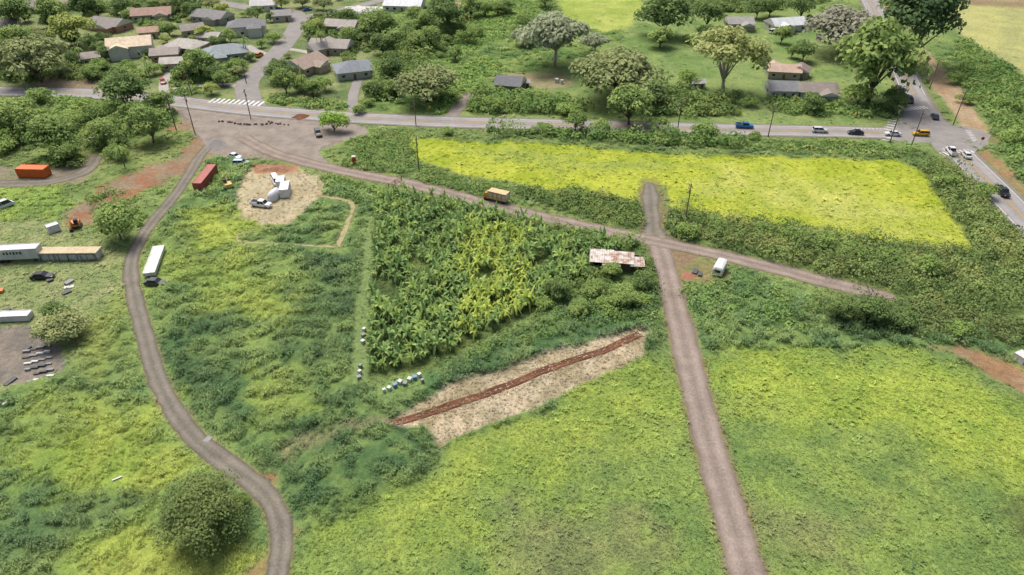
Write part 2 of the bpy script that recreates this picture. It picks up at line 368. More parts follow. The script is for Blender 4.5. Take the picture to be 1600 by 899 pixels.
def fields(X,Y):
    n=X.shape[0]
    wx=(fbm(X,Y,7,3,20)-.5)*2;wy=(fbm(X+50,Y-30,7,3,24)-.5)*2
    fine=fbm(X,Y,3.0,3,30)
    col=np.empty((n,3));a,b=lin((116,144,78)),lin((138,162,90))
    t=sstep(.35,.65,fbm(X,Y,12,3,3))[:,None];col[:]=a*(1-t)+b*t
    h=np.full(n,.4);tall=np.full(n,.3);weed=np.full(n,.1)
    for i,(poly,a,b,ns,edge,warp,hh,tt,ww) in enumerate(Z):
        mn=poly.min(0)-warp-edge;mx=poly.max(0)+warp+edge
        idx=np.nonzero((X>mn[0])&(X<mx[0])&(Y>mn[1])&(Y<mx[1]))[0]
        if len(idx)==0: continue
        x=X[idx];y=Y[idx]
        sd=polysd(x+wx[idx]*warp,y+wy[idx]*warp,poly)+(fine[idx]-.5)*edge
        m=sstep(-edge,edge,-sd)
        t=sstep(.36,.62,.6*fbm(x,y,ns,3,40+i%7)+.4*fine[idx])[:,None]
        c=a*(1-t)+b*t
        mm=m[:,None];col[idx]=col[idx]*(1-mm)+c*mm
        h[idx]=h[idx]*(1-m)+hh*m;tall[idx]=tall[idx]*(1-m)+tt*m;weed[idx]=weed[idx]*(1-m)+ww*m
    dmin=np.full(n,1e3)
    for nme,(pts,hw,mat,vg,en) in roads.items():
        P=RW[nme];mn=P.min(0)-12;mx=P.max(0)+12
        idx=np.nonzero((X>mn[0])&(X<mx[0])&(Y>mn[1])&(Y<mx[1]))[0]
        if len(idx)==0: continue
        d=linesd(X[idx],Y[idx],P[::2] if len(P)>40 else P)-hw
        dmin[idx]=np.minimum(dmin[idx],d)
        m=(1-sstep(0.0,vg+.05,d+(fine[idx]-.5)*1.6*vg))[:,None]*.65
        col[idx]=col[idx]*(1-m)+BROWNV*m
    dmin=np.minimum(dmin,polysd(X,Y,YARDP))
    for ex,ey,r in EXW:
        dmin=np.minimum(dmin,np.sqrt((X-ex)**2+(Y-ey)**2)-r)
    k=sstep(0.2,2.0,dmin)
    dd=dmin+(fine-.5)*1.0
    return col,h*k,tall*sstep(-.15,.5,dd),weed*sstep(-.25,.4,dd),dmin
YARDP=PW([(262,160),(300,163),(440,184),(560,196),(575,208),(500,232),(505,255),(400,240),(330,240),(318,225),(300,195)])
# ---------------------------------------------------------------- ground sheet
Yr=[-600,-200,-60,0,20,32]
y=38.0
while y<470:
    Yr.append(y); z=y*cp+H*sp; y+=0.0038*z*(1+0.9*(y/400))
Yr+=[500,560,700,1000,1800,4000];Yr=np.array(Yr)
tc=np.linspace(-1,1,720);tc=np.concatenate([[-12,-4,-2,-1.4,-1.15],tc,[1.15,1.4,2,4,12]])
hw=(np.maximum(Yr,20)*cp+H*sp)*.75*1.12
GX=(hw[:,None]*tc[None,:]).ravel();GY=np.repeat(Yr,len(tc))
col,gh,_,_,_=fields(GX,GY)
gz=gh*(fbm(GX,GY,4.5,3,60)-.25)*0.9+gh*.2*(fbm(GX,GY,1.2,2,70)-.5)
gz=np.where((np.abs(GX)>np.repeat(hw,len(tc))*1.01)|(GY<35)|(GY>480),-0.0,gz)
gz=np.maximum(gz,-0.0)*1.0
ny,nx=len(Yr),len(tc)
I=np.arange(ny*nx).reshape(ny,nx)
Fq=np.stack([I[:-1,:-1],I[:-1,1:],I[1:,1:],I[1:,:-1]],-1).reshape(-1,4)
shade=1-0.16*np.clip(gh,0,1)  # soil litter tone and shade between tall grass clumps, painted into ground colour
gfix=np.where((col[:,1]>col[:,0]*1.05)[:,None],np.array([1.04,1.0,1.2]),1.0)
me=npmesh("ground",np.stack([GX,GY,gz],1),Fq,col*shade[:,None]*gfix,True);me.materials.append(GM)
link(bpy.data.objects.new("ground",me),"green farmland with grass, weeds and bare soil patches","ground",kind="structure")
# ---------------------------------------------------------------- road ribbons
def normals2(P):
    d=np.gradient(P,axis=0);d/=np.linalg.norm(d,axis=1)[:,None]+1e-9
    return np.stack([-d[:,1],d[:,0]],1)
def ribbon(name,P,hw,z,mat,en=0.0,off=0.0,label="",cat="road",cols=7,seed=0,prof=None):
    N=normals2(P);arc=np.concatenate([[0],np.cumsum(np.linalg.norm(np.diff(P,axis=0),axis=1))])
    sc=np.ones(len(P)) if prof is None else prof(arc,arc[-1])
    L=hw*sc+en*(fbm(arc,arc*0+seed,2.5,4,80+seed)-.5)*2*np.minimum(sc,1);R=hw*sc+en*(fbm(arc,arc*0+seed+9,2.5,4,84+seed)-.5)*2*np.minimum(sc,1)
    t=np.linspace(-1,1,cols);V=[];A=[]
    for j in t:
        w=(j*L if j<0 else j*R)
        q=P+N*(off+w)[:,None];V.append(np.column_stack([q,np.full(len(P),z)]));A.append(np.full(len(P),j))
    V=np.stack(V,1).reshape(-1,3);A=np.stack(A,1).ravel()
    I=np.arange(len(P)*cols).reshape(len(P),cols)
    Fq=np.stack([I[:-1,:-1],I[1:,:-1],I[1:,1:],I[:-1,1:]],-1).reshape(-1,4)[:,::-1]
    me=npmesh(name,V,Fq,None,False,{"across":A});me.materials.append(mat)
    o=bpy.data.objects.new(name,me);return link(o,label or name.replace("_"," ")+" crossing the farmland",cat,kind="structure")
def flatpoly(name,poly,z,mat,label,rough=0.0):
    if rough>0:
        P=catmull(np.vstack([poly,poly[:1]]),1.0)[:-1];N=normals2(P)
        P=P+N*((fbm(P[:,0],P[:,1],3,3,90)-.5)*2*rough)[:,None]
    else:P=poly
    me=bpy.data.meshes.new(name);me.from_pydata([(a,b,z) for a,b in P],[],[tuple(range(len(P)))]);me.materials.append(mat)
    me.update()
    if me.polygons[0].normal.z<0: me.flip_normals()
    return link(bpy.data.objects.new(name,me),label,"ground",kind="structure")
def spurprof(a,L): return np.sqrt(np.clip(a/5,0.02,1))*(.8+.25*fbm(a,a*0,4,2,9))+2.2*np.clip((a-(L-9))/9,0,1)**2.2
def endtaper(a,L): return np.sqrt(np.clip((L-a)/8,0.02,1))
def starttaper(a,L): return np.sqrt(np.clip(a/5,.05,1))
for i,(n,(pts,hw_,mat,vg,en)) in enumerate(roads.items()):
    P=catmull(PW(pts),0.7 if en>0 else 1.5)
    zz=0.03+0.004*(len(roads)-i)
    ribbon(n,P,hw_,zz,mat,en,seed=i,prof={"gravel_spur":spurprof,"gravel_road":endtaper,"faint_path":endtaper,"mown_path":starttaper}.get(n),label={"highway":"grey two lane asphalt highway with painted lines","gravel_track":"long purple brown gravel track between the fields"}.get(n))
flatpoly("gravel_yard",YARDP,0.026,YARD,"grey gravel yard beside the highway",1.0)
flatpoly("intersection_pavement",PW([(1380,199),(1402,190),(1420,165),(1446,158),(1478,192),(1540,206),(1545,226),(1512,245),(1470,240),(1430,226),(1385,218)]),0.110,ASPH2,"grey asphalt of the road junction")
zm=0.116
hp=catmull(PW(roads["highway"][0]),1.5);cpth=catmull(PW(roads["cross_highway"][0]),1.5)
hp2=hp[hp[:,0]<U(1395,209)[0]]
def strips(name,P,off,hw,dash=None,mat=WHITE,label="painted line on asphalt",z=zm):
    N=normals2(P);Q=P+N*off;arc=np.concatenate([[0],np.cumsum(np.linalg.norm(np.diff(P,axis=0),axis=1))])
    V=[];Fs=[]
    for i in range(len(P)-1):
        if dash and (arc[i]%dash)>dash*.4: continue
        o=len(V)
        for q,n in ((Q[i],N[i]),(Q[i+1],N[i+1])):
            V.append((*(q-n*hw),z));V.append((*(q+n*hw),z))
        Fs.append((o,o+2,o+3,o+1))
    me=bpy.data.meshes.new(name);me.from_pydata(V,[],Fs);me.materials.append(mat);me.update()
    link(bpy.data.objects.new(name,me),label,"road marking",kind="structure")
strips("road_marking",hp2,3.6,0.09);strips("road_marking",hp2,-3.6,0.09)
strips("road_marking",hp2,0.18,0.08,None,YELP,"double yellow centre line on the highway");strips("road_marking",hp2,-0.18,0.08,None,YELP,"double yellow centre line on the highway")
for a in (cpth[cpth[:,1]<U(1490,232)[1]],cpth[cpth[:,1]>U(1425,150)[1]]):
    if len(a)>3:
        for o in (3.7,-3.7): strips("road_marking",a,o,0.09)
        for o in (.18,-.18): strips("road_marking",a,o,0.08,None,YELP,"double yellow centre line on the highway")
def bars(name,p1,p2,n,blen,bw,label,mat=WHITE,z=zm):
    a=U(*p1);b=U(*p2);d=(b-a)/np.linalg.norm(b-a);q=np.array([-d[1],d[0]])
    V=[];Fs=[]
    for i in range(n):
        c=a+(b-a)*(i+.5)/n;o=len(V)
        for sx,sy in ((-1,-1),(1,-1),(1,1),(-1,1)): V.append((*(c+d*sx*bw/2+q*sy*blen/2),z))
        Fs.append((o,o+1,o+2,o+3))
    me=bpy.data.meshes.new(name);me.from_pydata(V,[],Fs);me.materials.append(mat);me.update()
    link(bpy.data.objects.new(name,me),label,"road marking",kind="structure")
bars("crosswalk_marking",(328,157),(412,163),11,4.5,0.9,"white striped crosswalk across the street mouth")
bars("crosswalk_marking",(1395,187),(1385,222),9,2.6,0.6,"white striped crosswalk at the junction")
bars("crosswalk_marking",(1408,172),(1448,168),8,2.6,0.6,"white striped crosswalk at the junction")
bars("crosswalk_marking",(1462,243),(1520,236),9,2.6,0.6,"white striped crosswalk at the junction")
bars("crosswalk_marking",(1512,204),(1524,222),7,1.6,0.4,"white striped crosswalk at the junction")
bars("lane_hatching_marking",(1385,202),(1330,201),9,1.0,0.35,"white hatching beside the turn lane")
# furrow: thin cut with crumbly spoil, tapering at its west end
fur=catmull(PW([(520,670),(560,670),(600,666),(650,652),(720,628),(800,600),(870,572),(940,548),(1000,522)]),0.35)
NF=normals2(fur);nn=len(fur);arc=np.arange(nn)*.35
fur=fur+NF*((fbm(arc,arc*0,9,2,11)-.5)*.7)[:,None]
tap=.25+.75*sstep(4,14,arc)
V=[];ncol=13;ww=np.linspace(-1.0,1.0,ncol)
for j,w in enumerate(ww):
    wv=w*(.95+.4*(fbm(arc,arc*0+(3 if w>0 else 40),2.2,4,5)-.5))*tap
    if abs(w)>.99: zb=np.full(nn,-.03)
    else: zb=0.04+tap*(0.26*math.exp(-((abs(w)-.65)/.25)**2)*np.clip(fbm(arc,arc*0+w*9,.9,3,8)*1.6-.2,0,1.2))
    q=fur+NF*wv[:,None];V.append(np.column_stack([q,zb*np.ones(nn)]))
V=np.stack(V,1).reshape(-1,3);I=np.arange(nn*ncol).reshape(nn,ncol)
Fq=np.stack([I[:-1,:-1],I[1:,:-1],I[1:,1:],I[:-1,1:]],-1).reshape(-1,4)[:,::-1]
me=npmesh("tilled_furrow_ground",V,Fq,None,True);me.materials.append(BRND)
link(bpy.data.objects.new("tilled_furrow_ground",me),"dark brown freshly tilled furrow through dry mulch","ground",kind="structure")
nc=1100;ii=rng.integers(nn//5,nn,nc);off=rng.normal(0,.9,nc);c0=fur[ii]+NF[ii]*off[:,None];sz=rng.uniform(.05,.14,nc)
octa=np.array([(1,0,0),(0,1,0),(-1,0,0),(0,-1,0),(0,0,1)],float)
V=(np.column_stack([c0,np.full(nc,.05)])[:,None]+octa[None]*sz[:,None,None]*rng.uniform(.6,1.2,(nc,5,1))).reshape(-1,3)
Fq=(np.array([(0,1,4),(1,2,4),(2,3,4),(3,0,4)])[None]+np.arange(nc)[:,None,None]*5).reshape(-1,3)
me=npmesh("soil_clods",V,Fq);me.materials.append(BRND)
link(bpy.data.objects.new("soil_clods",me),"loose brown soil clods scattered along the furrow","soil",kind="stuff")
# ---------------------------------------------------------------- grass / weed tufts
def tufts(name,X,Y,C,hgt,rad,nb,width,swirl,label,jit=.25):
    n=len(X);base=np.repeat(np.stack([X,Y,np.zeros(n)],1),nb,0)
    hh=np.repeat(hgt,nb)*rng.uniform(.65,1.2,n*nb);rr=np.repeat(rad,nb)*rng.uniform(.6,1.25,n*nb)
    sw=np.repeat(fbm(X,Y,9,2,110)*4*math.pi,nb)
    th=sw*swirl+rng.uniform(0,2*math.pi,n*nb)*(1-swirl*.6)
    d=np.stack([np.cos(th),np.sin(th)],1);q=np.stack([-d[:,1],d[:,0]],1)
    w=width*rng.uniform(.7,1.3,n*nb)*np.repeat(rad/ rad.mean(),nb)
    b2=base.copy();b2[:,2]=hh*.25
    mid=np.column_stack([base[:,:2]+d*(rr*.5)[:,None],hh*.85])
    tip=np.column_stack([base[:,:2]+d*rr[:,None],hh*rng.uniform(.55,1.0,n*nb)])
    mL=mid.copy();mL[:,:2]+=q*w[:,None];mR=mid.copy();mR[:,:2]-=q*w[:,None]
    V=np.stack([b2,mL,tip,mR],1).reshape(-1,3)
    g=np.where((C[:,1]>C[:,0]*1.05)[:,None],LEAFG,np.array([1.1,1.1,1.1]))
    cc=np.repeat(C*g*rng.uniform(1-jit,1+jit,(n,1)),nb,0)*rng.uniform(.85,1.15,(n*nb,1))
    cc=np.repeat(cc,4,0)
    me=npmesh(name,V,np.arange(len(V)).reshape(-1,4),cc);me.materials.append(GRS)
    link(bpy.data.objects.new(name,me),label,"grass",kind="stuff")
def sample(n,ymin,ymax):
    Y=rng.uniform(ymin,ymax,n);
    z=Y*cp+H*sp;X=rng.uniform(-1,1,n)*z.max()*.75*1.06
    k=np.abs(X)<z*.75*1.06
    return X[k],Y[k]
def build_grass(y0,y1,dens,sc):
    z1=y1*cp+H*sp;area=(y1-y0)*z1*.75*1.06*2
    X,Y=sample(int(area*dens),y0,y1)
    c,h,tl,wd,dm=fields(X,Y)
    r=rng.random(len(X))
    cl2=fbm(X,Y,1.9*sc**.5,2,160)          # tussocks about two metres across
    k=(r<tl*.85)&(cl2+rng.uniform(-.08,.08,len(X))>.36);X1,Y1,c1,h1,q1=X[k],Y[k],c[k],h[k],cl2[k]
    if len(X1):
        tus=sstep(.35,.72,q1)
        tufts("tall_grass",X1,Y1,c1*(.78+.42*tus)[:,None],(.22*sc**.3+h1*.95*tus+.35*h1*fbm(X1,Y1,5,2,66)),(.42+.28*np.minimum(h1,1))*sc,7,.05*sc,.55,"dense tall green grass swaying in clumps over the field",.2)
    k=(r>=tl*.85)&(r<tl*.85+wd*.7);X1,Y1,c1,h1,q1=X[k],Y[k],c[k],h[k],cl2[k]
    if len(X1):
        v=rng.random(len(X1));cl=fbm(X1,Y1,5,2,140)
        big=((v>.93)&(cl>.48))&(c1[:,1]>c1[:,0]*1.05);c1=c1*np.where(big,1.12,1.0)[:,None]*(.86+.3*sstep(.35,.7,q1))[:,None]
        tufts("leafy_weeds",X1,Y1,c1,(.08+.10*v+.16*q1+.22*big)*sc**.3,(.2+.1*v+.28*big)*sc,6,.05*sc,0.0,"low leafy green weeds carpeting the field",.16)
build_grass(44,80,9.5,.9)
build_grass(80,115,6.5,1.1)
build_grass(115,155,4.2,1.35)
build_grass(155,215,1.7,1.9)
build_grass(215,400,0.35,3.0)
# ---------------------------------------------------------------- leaf clouds
def leafquads(P,N,size,jit):
    n=len(P);nrm=N+rng.normal(0,jit,(n,3));nrm/=np.linalg.norm(nrm,axis=1)[:,None]+1e-9
    r=rng.normal(0,1,(n,3));t=np.cross(nrm,r);t/=np.linalg.norm(t,axis=1)[:,None]+1e-9
    b=np.cross(nrm,t);s=(size*rng.uniform(.6,1.4,n))[:,None]
    V=np.stack([P-t*s,P-b*s*.6+nrm*s*.1,P+t*s,P+b*s*.6-nrm*s*.15],1).reshape(-1,3)
    return V
def inpoly_pts(poly,sp_):
    mn=poly.min(0);mx=poly.max(0)
    gx=np.arange(mn[0],mx[0]+sp_,sp_);gy=np.arange(mn[1],mx[1]+sp_,sp_*.87)
    X,Y=np.meshgrid(gx,gy);X=X+(np.arange(len(gy))%2)[:,None]*sp_/2
    X=X.ravel()+rng.uniform(-.4,.4,X.size)*sp_;Y=Y.ravel()+rng.uniform(-.4,.4,Y.size)*sp_
    k=polysd(X,Y,poly)<0;return X[k],Y[k]
def thicket(poly,r=1.8,h=2.4,colA=(88,112,56),colB=(128,146,76),npl=130,leaf=.3,fill=1.0,name="shrub_thicket",label="dense green shrub thicket growing beside the fields"):
    P=PW(poly);X,Y=inpoly_pts(P,r*1.2)
    k=rng.random(len(X))<fill;X,Y=X[k],Y[k];n=len(X)
    if n==0:return
    dm=np.full(n,1e3)
    for nme,(pts,hwid,*_) in roads.items(): dm=np.minimum(dm,linesd(X,Y,RW[nme])-hwid)
    for ex,ey,rr_ in EXW: dm=np.minimum(dm,np.sqrt((X-ex)**2+(Y-ey)**2)-rr_)
    k=dm>r*.55;X,Y=X[k],Y[k];n=len(X)
    R=r*rng.uniform(.55,1.3,n);R=np.where(rng.random(n)<.14,R*1.5,R);Hh=h*rng.uniform(.5,1.2,n)*(R/r)**.8
    d=rng.normal(0,1,(n,npl,3));d[...,2]=np.abs(d[...,2])*1.1-.15;d/=np.linalg.norm(d,axis=2)[...,None]
    ph=rng.uniform(0,6.28,(n,1));rad=1+.2*np.sin(3*np.arctan2(d[...,1],d[...,0])+ph)+.12*np.sin(5*d[...,2]*3+ph*2)+rng.normal(0,.06,(n,npl))
    pos=np.stack([X[:,None]+d[...,0]*R[:,None]*rad,Y[:,None]+d[...,1]*R[:,None]*rad,np.maximum(.05,Hh[:,None]*(.35+.65*d[...,2]*rad))],-1)
    V=leafquads(pos.reshape(-1,3),(d+np.array([0,0,.3])).reshape(-1,3),leaf*1.12,.4)
    u=rng.random((n,1));t=np.clip(u*.85+rng.random((n,npl))*.25-.05,0,1).reshape(-1,1)
    hue=np.repeat(rng.random(n)<.2,npl)[:,None]
    C=(lin(colA)*(1-t)+lin(colB)*t)*FOLG*np.where(hue,np.array([1.18,1.02,1.05]),1.0)
    me=npmesh(name,V,np.arange(len(V)).reshape(-1,4),np.repeat(C,4,0));me.materials.append(FOL)
    link(bpy.data.objects.new(name,me),label,"shrubs",kind="stuff")
DK=((86,116,62),(136,158,88));MD=((98,132,68),(146,172,96));HG_=((88,114,64),(146,166,96))
thicket([(1040,352),(1068,325),(1120,345),(1250,352),(1340,375),(1440,390),(1530,398),(1620,430),(1620,492),(1500,484),(1420,460),(1300,430),(1200,403),(1120,380),(1050,366)],2.1,2.7,*HG_,190,.23)
thicket([(1440,258),(1490,262),(1560,335),(1620,390),(1620,432),(1525,392),(1480,322),(1450,285)],2.1,2.7,(94,120,66),(150,168,98),190,.26)
thicket([(1285,478),(1350,470),(1450,480),(1620,510),(1620,545),(1450,520),(1380,515),(1300,500)],1.9,2.4,(84,108,62),(132,148,88),180,.22)
thicket([(1385,470),(1405,470),(1450,474),(1560,490),(1560,500),(1440,486)],1.6,1.9,(90,118,64),(140,160,92),150,.24,.9)
thicket([(1075,455),(1150,432),(1290,475),(1290,515),(1180,525),(1110,540)],1.8,1.5,(104,142,80),(144,174,94),120,.22,.5)
thicket([(722,188),(900,204),(1060,212),(1160,220),(1160,232),(1050,228),(900,218),(740,204)],2.1,2.8,*MD,130,.34)
thicket([(1160,222),(1300,222),(1440,232),(1440,245),(1300,240),(1160,236)],1.6,1.0,*MD,80,.32,.5)
thicket([(800,290),(860,302),(930,305),(1000,325),(1000,352),(930,342),(870,325),(820,308)],1.7,2.0,*DK,150,.24)
thicket([(660,270),(740,282),(800,300),(790,312),(720,300),(650,282)],1.4,1.0,*MD,100,.24,.6)
thicket([(735,150),(820,150),(905,160),(915,180),(830,178),(735,176)],2.2,3.2,*MD,120,.4)
thicket([(1000,150),(1040,140),(1150,165),(1150,180),(1010,182)],2.2,3.4,*DK,120,.4)
thicket([(60,143),(130,142),(230,150),(265,175),(262,200),(200,215),(160,180),(70,165)],2.4,2.6,*MD,130,.38,.6)
thicket([(-30,175),(60,170),(130,180),(200,215),(190,250),(110,265),(-30,255)],2.2,1.8,*MD,120,.36,.3)
thicket([(620,60),(700,30),(740,30),(700,70),(650,110),(610,160),(580,165),(600,110)],2.6,3.0,*DK,100,.48,.6)
thicket([(700,100),(780,60),(850,20),(870,0),(760,0),(720,60)],2.8,1.1,(112,150,76),(148,176,94),80,.5,.6)
thicket([(700,180),(720,140),(790,110),(760,90),(700,110),(670,180)],2.4,1.4,(112,150,76),(148,176,94),80,.48,.6)
thicket([(905,458),(1000,440),(1030,470),(1035,510),(960,505),(880,520),(800,545),(700,590),(680,575),(760,540),(840,500)],1.6,1.7,(96,130,72),(138,166,92),140,.2,.75)
thicket([(850,350),(930,362),(1000,382),(1010,395),(925,385),(860,372)],1.6,2.2,(90,122,64),(134,158,88),140,.22,.85)
thicket([(1005,395),(1022,420),(1022,460),(1000,462),(1005,430)],1.5,2.2,(90,122,64),(134,158,88),140,.22,.9)
thicket([(870,425),(935,422),(945,450),(880,475),(850,480)],1.7,2.4,(90,122,64),(134,158,88),140,.2,.9)
thicket([(545,215),(640,205),(645,250),(735,290),(640,275),(540,262)],1.6,1.2,*MD,80,.28,.5)
thicket([(500,275),(575,292),(600,305),(585,325),(560,318),(500,288)],1.4,1.1,*MD,100,.24,.7)
thicket([(330,255),(365,262),(350,290),(340,318),(328,320),(334,290)],1.3,1.0,*MD,90,.24,.5)
thicket([(1500,60),(1545,90),(1640,150),(1640,320),(1580,250),(1555,190),(1500,130)],2.4,2.2,*MD,100,.4,.75)
thicket([(140,300),(200,300),(255,300),(225,330),(215,375),(195,395),(150,330)],1.8,1.4,*MD,100,.26,.3)
thicket([(415,150),(540,165),(545,178),(430,164)],1.3,1.2,*MD,80,.32,.5)
thicket([(480,20),(600,15),(600,70),(560,90),(480,60)],2.4,2.2,*DK,90,.48,.3)
thicket([(0,100),(130,95),(260,120),(250,140),(160,130),(60,125),(0,130)],2.0,2.0,*DK,90,.42,.35)
thicket([(265,120),(380,95),(400,100),(370,130),(300,150),(262,145)],1.6,1.6,*MD,80,.36,.5)
thicket([(140,0),(330,0),(260,50),(180,30)],2.2,2.2,*DK,80,.48,.25)
thicket([(1005,5),(1200,0),(1300,0),(1200,20),(1080,20)],2.6,3.2,*DK,90,.52,.5)
thicket([(1200,150),(1330,160),(1400,170),(1400,185),(1200,180)],1.8,1.8,*MD,80,.38,.4)
# ---------------------------------------------------------------- trees
KIND={ # zc,hz,nl,lr,nleaf,leaf,colA,colB,trunk r,bark
 'green':(.80,.72,34,.38,3800,.062,(104,136,72),(156,176,100),.055,BARK),
 'dark':(.85,.78,32,.38,3800,.062,(88,118,66),(130,152,88),.055,BARK),
 'olive':(.62,.48,48,.32,5000,.055,(122,138,86),(164,174,116),.045,BARK),
 'grey':(.66,.38,50,.27,4600,.048,(136,150,112),(172,182,146),.05,BARKW),
 'brown':(.62,.50,50,.29,4800,.050,(140,142,118),(174,176,150),.045,BARKW),
 'yellow':(.80,.70,32,.36,3600,.058,(134,154,80),(176,188,104),.05,BARK),
 'euc':(.95,.80,40,.30,4200,.048,(138,154,88),(182,190,124),.05,BARKW),
 'tall':(1.15,1.05,36,.36,4600,.055,(66,94,58),(104,128,80),.055,BARK),
 'bush':(.48,.55,18,.42,1500,.07,(108,138,72),(152,176,94),.04,BARK),
 'lime':(.55,.6,20,.42,1900,.07,(126,168,64),(164,194,88),.05,BARK),
 'near':(.62,.70,60,.32,12000,.032,(84,110,60),(140,154,90),.045,BARK),
}
_tm={}
KI={k:i for i,k in enumerate(KIND)}
def treemesh(kind,seed):
    if (kind,seed) in _tm:return _tm[(kind,seed)]
    zc,hz,nl,lr,nleaf,leaf,ca,cb,tr,bark=KIND[kind]
    r=np.random.default_rng(500+KI[kind]*10+seed)
    d=r.normal(0,1,(nl,3));d/=np.linalg.norm(d,axis=1)[:,None];d[:,2]=np.where(d[:,2]<-.35,-d[:,2],d[:,2])
    rad=(r.uniform(.15,1,nl)**.5*.85)[:,None]
    c=d*rad*np.array([r.uniform(.85,1.05),r.uniform(.85,1.05),hz*.9])+np.array([0,0,zc])
    lrs=lr*r.uniform(.6,1.25,nl)
    npl=nleaf//nl
    q=r.normal(0,1,(nl,npl,3));q/=np.linalg.norm(q,axis=2)[...,None];q[...,2]=np.where(q[...,2]<-.3,-q[...,2],q[...,2])
    rr=r.uniform(.55,1.12,(nl,npl,1))**.7
    pos=c[:,None]+q*rr*lrs[:,None,None]*np.array([1,1,.8])
    pos[...,2]=np.maximum(pos[...,2],.06)
    V=leafquads(pos.reshape(-1,3),(q+np.array([0,0,.4])).reshape(-1,3),leaf,.4)
    t=np.clip(r.random((nl,1))*.65+r.random((nl,npl))*.35,0,1).reshape(-1,1)
    C=(lin(ca)*(1-t)+lin(cb)*t)*FOLG
    mc=npmesh("crown",V,np.arange(len(V)).reshape(-1,4),np.repeat(C,4,0));mc.materials.append(FOL)
    mb=MB();fork=zc-hz*.75;fork=max(fork,.12)
    lean=r.normal(0,.03,2)
    mb.tube((0,0,-.03),(lean[0],lean[1],fork),tr,tr*.75,8)
    for i in range(0,nl,3 if kind!='near' else 5):
        m=Vector((lean[0],lean[1],fork))*.5+Vector(c[i])*.5;m.z=fork*.45+c[i][2]*.55
        mb.tube((lean[0],lean[1],fork*.97),m,tr*.5,tr*.28,6);mb.tube(m,tuple(c[i]),tr*.28,tr*.1,5)
    mt=mb.mesh("trunk",[bark],True)
    _tm[(kind,seed)]=(mt,mc);return mt,mc
TL={'green':"leafy green tree with rounded crown on grass",'dark':"dark green dense tree standing among shrubs",'olive':"spreading olive green tree beside the road",'grey':"sparse grey green umbrella shaped tree",'brown':"wide brownish grey spreading tree",'yellow':"yellow green leafy tree near houses",'euc':"pale trunked yellow green tree on lawn",'tall':"very tall dark green tree beside the highway",'bush':"round green bush standing in grass",'lime':"small bright green tree beside gravel yard",'near':"dark olive tree with dense low crown in tall grass"}
tcount=0
def tree(cx,cy,w,kind='green',sx=1.0,sz=1.0):
    global tcount
    R=w/S(cy)/2
    zc=KIND[kind][0]*R*sz
    for _ in range(3):
        p=U(cx,cy,zc);dep=p[1]*cp+(H-zc)*sp;R=w*dep/F/2;zc=KIND[kind][0]*R*sz
    p=U(cx,cy,zc)
    mt,mc=treemesh(kind,tcount%4 if kind not in('near','tall') else 0);tcount+=1
    a,b=rng.uniform(.9,1.1),rng.uniform(.85,1.2)
    if kind in('near','tall'): a=b=1
    e=top("tree" if kind not in('bush',) else "bush",TL[kind],"tree" if kind!='bush' else "bush",(p[0],p[1],0),rng.uniform(0,6.28),"trees around the fields and houses" if kind!='near' else None,(R*a,R/a,R*sz*b))
    part(e,"trunk",mt,None);part(e,"crown",mc,None)
HOUSES=[(172,36,50),(203,68,56),(238,20,52),(290,70,52),(258,82,36),(352,80,60),(385,38,50),(332,24,52),(412,6,34),(477,98,52),(550,106,48),(518,70,56),(570,18,52),(632,6,54),(535,38,46),(700,10,44),(797,128,36),(1228,36,50),(1155,34,36),(1224,108,44),(1250,108,22),(1222,136,40),(1275,138,52),(60,8,40),(10,38,30),(300,44,30),(232,48,26),(498,74,26),(270,96,30),(120,4,40),(440,22,30),(140,88,30),(330,56,30)]
